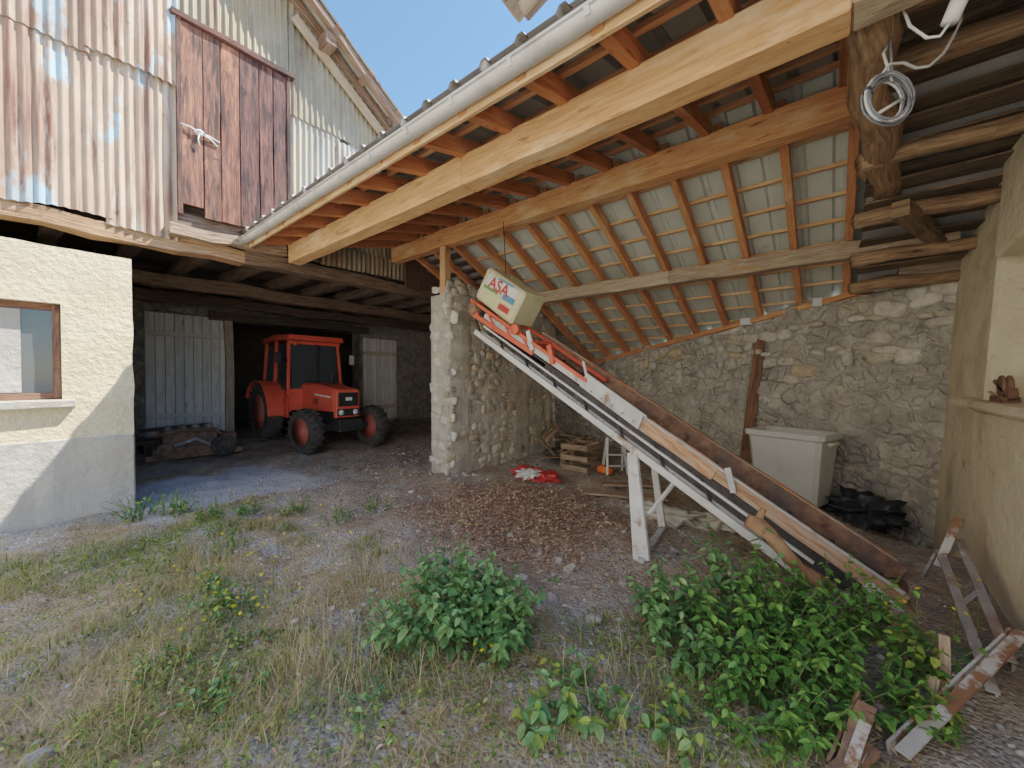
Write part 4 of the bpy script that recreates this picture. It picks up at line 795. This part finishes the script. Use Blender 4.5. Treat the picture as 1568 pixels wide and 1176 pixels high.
for (r,d,hh,n_,ls) in [(.18,1.75,.30,9,.075),(.42,1.8,.26,8,.07),(.32,1.95,.2,6,.06),(-1.9,2.6,.22,12,.05),(-2.2,2.9,.2,10,.05),(-.1,2.9,.2,5,.05),(-1.9,4.3,.16,14,.04),(-2.6,4.6,.2,18,.04),(-1.6,4.7,.18,12,.04),(-3.1,4.6,.2,16,.045),(-1.3,3.6,.13,10,.04),(.75,1.7,.3,9,.06),(-.6,1.8,.14,10,.04),(-2.6,3.6,.15,12,.04),(-1.9,2.1,.15,14,.04),(-3.9,4.5,.3,20,.05),(-4.2,4.4,.3,20,.05),(-3.4,4.4,.22,18,.05),(-1.4,1.9,.15,14,.04),(-2.9,3.9,.15,12,.04),(-1.55,2.3,.12,10,.035)]:
    q=W(r,d,0); parts+=plant(q.x,q.y,.22,hh,n_,ls,nett+yel,9,.6)
n=6000; Pw=rej(n,-.4,2.7,-.4,6.4,.52,21); Pw[:,2]+=rng.uniform(.01,.06,n); s=rng.uniform(.010,.034,n)
parts.append(scat(LV,LF,Pw,np.column_stack([s,s,s]),rotm(rng.uniform(0,6.28,n),rng.uniform(-.5,.5,n),rng.uniform(-.4,.4,n)),greens[rng.integers(0,4,n)]*rng.uniform(.8,1.4,(n,1))))
npmesh('weeds',*join(parts),foliage)
fc=[]
for (r,d,zt,m,sp) in [(-1.95,2.75,.25,26,.18),(-1.75,2.5,.18,14,.15),(-3.05,4.6,.28,12,.10),(-2.9,4.4,.22,9,.14),(-.13,2.1,.13,3,.05),(2.15,2.3,.42,5,.12),(2.4,2.2,.45,5,.1),(-2.0,3.6,.12,14,.4),(-1.3,4.3,.1,8,.4),(-3.6,4.6,.2,9,.3),(-2.6,3.2,.1,14,.3),(-2.2,4.4,.16,10,.3)]:
    for _ in range(m): fc.append(tuple(W(r+random.gauss(0,sp),d+random.gauss(0,sp),zt*random.uniform(.6,1.1))))
fc=np.array(fc); n=len(fc); a=np.arange(10)*math.pi/5; rr2=np.where(np.arange(10)%2==0,1,.45); tv=np.vstack([[0,0,.15],np.column_stack([np.cos(a)*rr2,np.sin(a)*rr2,np.zeros(10)])]); tf=np.array([[0,1+i,1+(i+1)%10] for i in range(10)])
s=rng.uniform(.011,.020,n); A=scat(tv,tf,fc,np.column_stack([s,s,s]),rotm(rng.uniform(0,6,n),rng.uniform(-.6,.6,n),rng.uniform(-.6,.6,n)),np.tile([.9,.68,.03],(n,1)))
bs_=fc.copy(); bs_[:,2]=gz(fc[:,0],fc[:,1]); hh=fc[:,2]-bs_[:,2]
Bq=blades(bs_,hh,np.full(n,.004),np.full(n,.001),np.tile([.2,.3,.08],(n,1)))
npmesh('yellow_flowers',*join([A,Bq]),foliage)
P=[];S=[]
for (r,d,s) in [(-.02,3.9,.05),(.25,3.6,.045),(.5,3.3,.06),(.3,2.9,.05),(.55,2.6,.06),(1.9,4.5,.08),(.8,4.6,.05),(-.75,6.4,.08),(-.6,6.35,.06),(2.5,4.3,.08),(.2,2.7,.04),(1.5,3.6,.05),(.9,3.1,.05),(-.1,3.2,.04)]:
    q=W(r,d,0); P.append((q.x,q.y,G(q.x,q.y)+s*.15)); S.append((s,s*.7,s*.45))
n=len(P); npmesh('rocks',*scat(ICO2[0],ICO2[1],np.array(P),np.array(S),rotm(rng.uniform(0,6,n),rng.uniform(-.3,.3,n),rng.uniform(-.3,.3,n)),np.tile([.44,.41,.37],(n,1)),jit=.15),stone_m,smooth=False)
# ---------------------------------------------------------------- light / camera
sun_v=Vector((.6,-.45,1)).normalized()
w=bpy.data.worlds.new('World'); scene.world=w; w.use_nodes=True; N=w.node_tree.nodes; sk=N.new('ShaderNodeTexSky'); sk.sky_type='NISHITA'; sk.sun_disc=False
sk.sun_elevation=math.asin(sun_v.z); sk.sun_rotation=math.atan2(sun_v.x,sun_v.y); sk.air_density=1.15; sk.dust_density=.2; sk.ozone_density=4; sk.altitude=0
hs=N.new('ShaderNodeHueSaturation'); hs.inputs['Saturation'].default_value=1.15
w.node_tree.links.new(sk.outputs[0],hs.inputs['Color']); w.node_tree.links.new(hs.outputs[0],N['Background'].inputs[0]); N['Background'].inputs[1].default_value=.15
sd=bpy.data.lights.new('sun','SUN'); sd.energy=5; sd.angle=R(.5); sd.color=(1,.95,.87); so=bpy.data.objects.new('sun',sd); scene.collection.objects.link(so); so.rotation_euler=(-sun_v).to_track_quat('-Z','Y').to_euler()
cam=bpy.data.cameras.new('camera'); cam.sensor_width=36; cam.lens=600/1568*36; cam.clip_start=.05; cam.clip_end=1000
co=bpy.data.objects.new('camera',cam); scene.collection.objects.link(co); co.location=(0,0,1.6); co.rotation_euler=(R(90-.95),0,R(39.3-90)); scene.camera=co
vw=scene.view_settings; vw.view_transform='Standard'; vw.look='None'; vw.exposure=0; vw.gamma=1.0
# phone-like tone curve (soft toe, mid lift)
vw.use_curve_mapping=True; cm=vw.curve_mapping; cc_=cm.curves[3]
for (x,y) in ((.010,.026),(.026,.082),(.05,.165),(.10,.29),(.20,.45),(.40,.66),(.70,.87)): cc_.points.new(x,y)
cm.update()
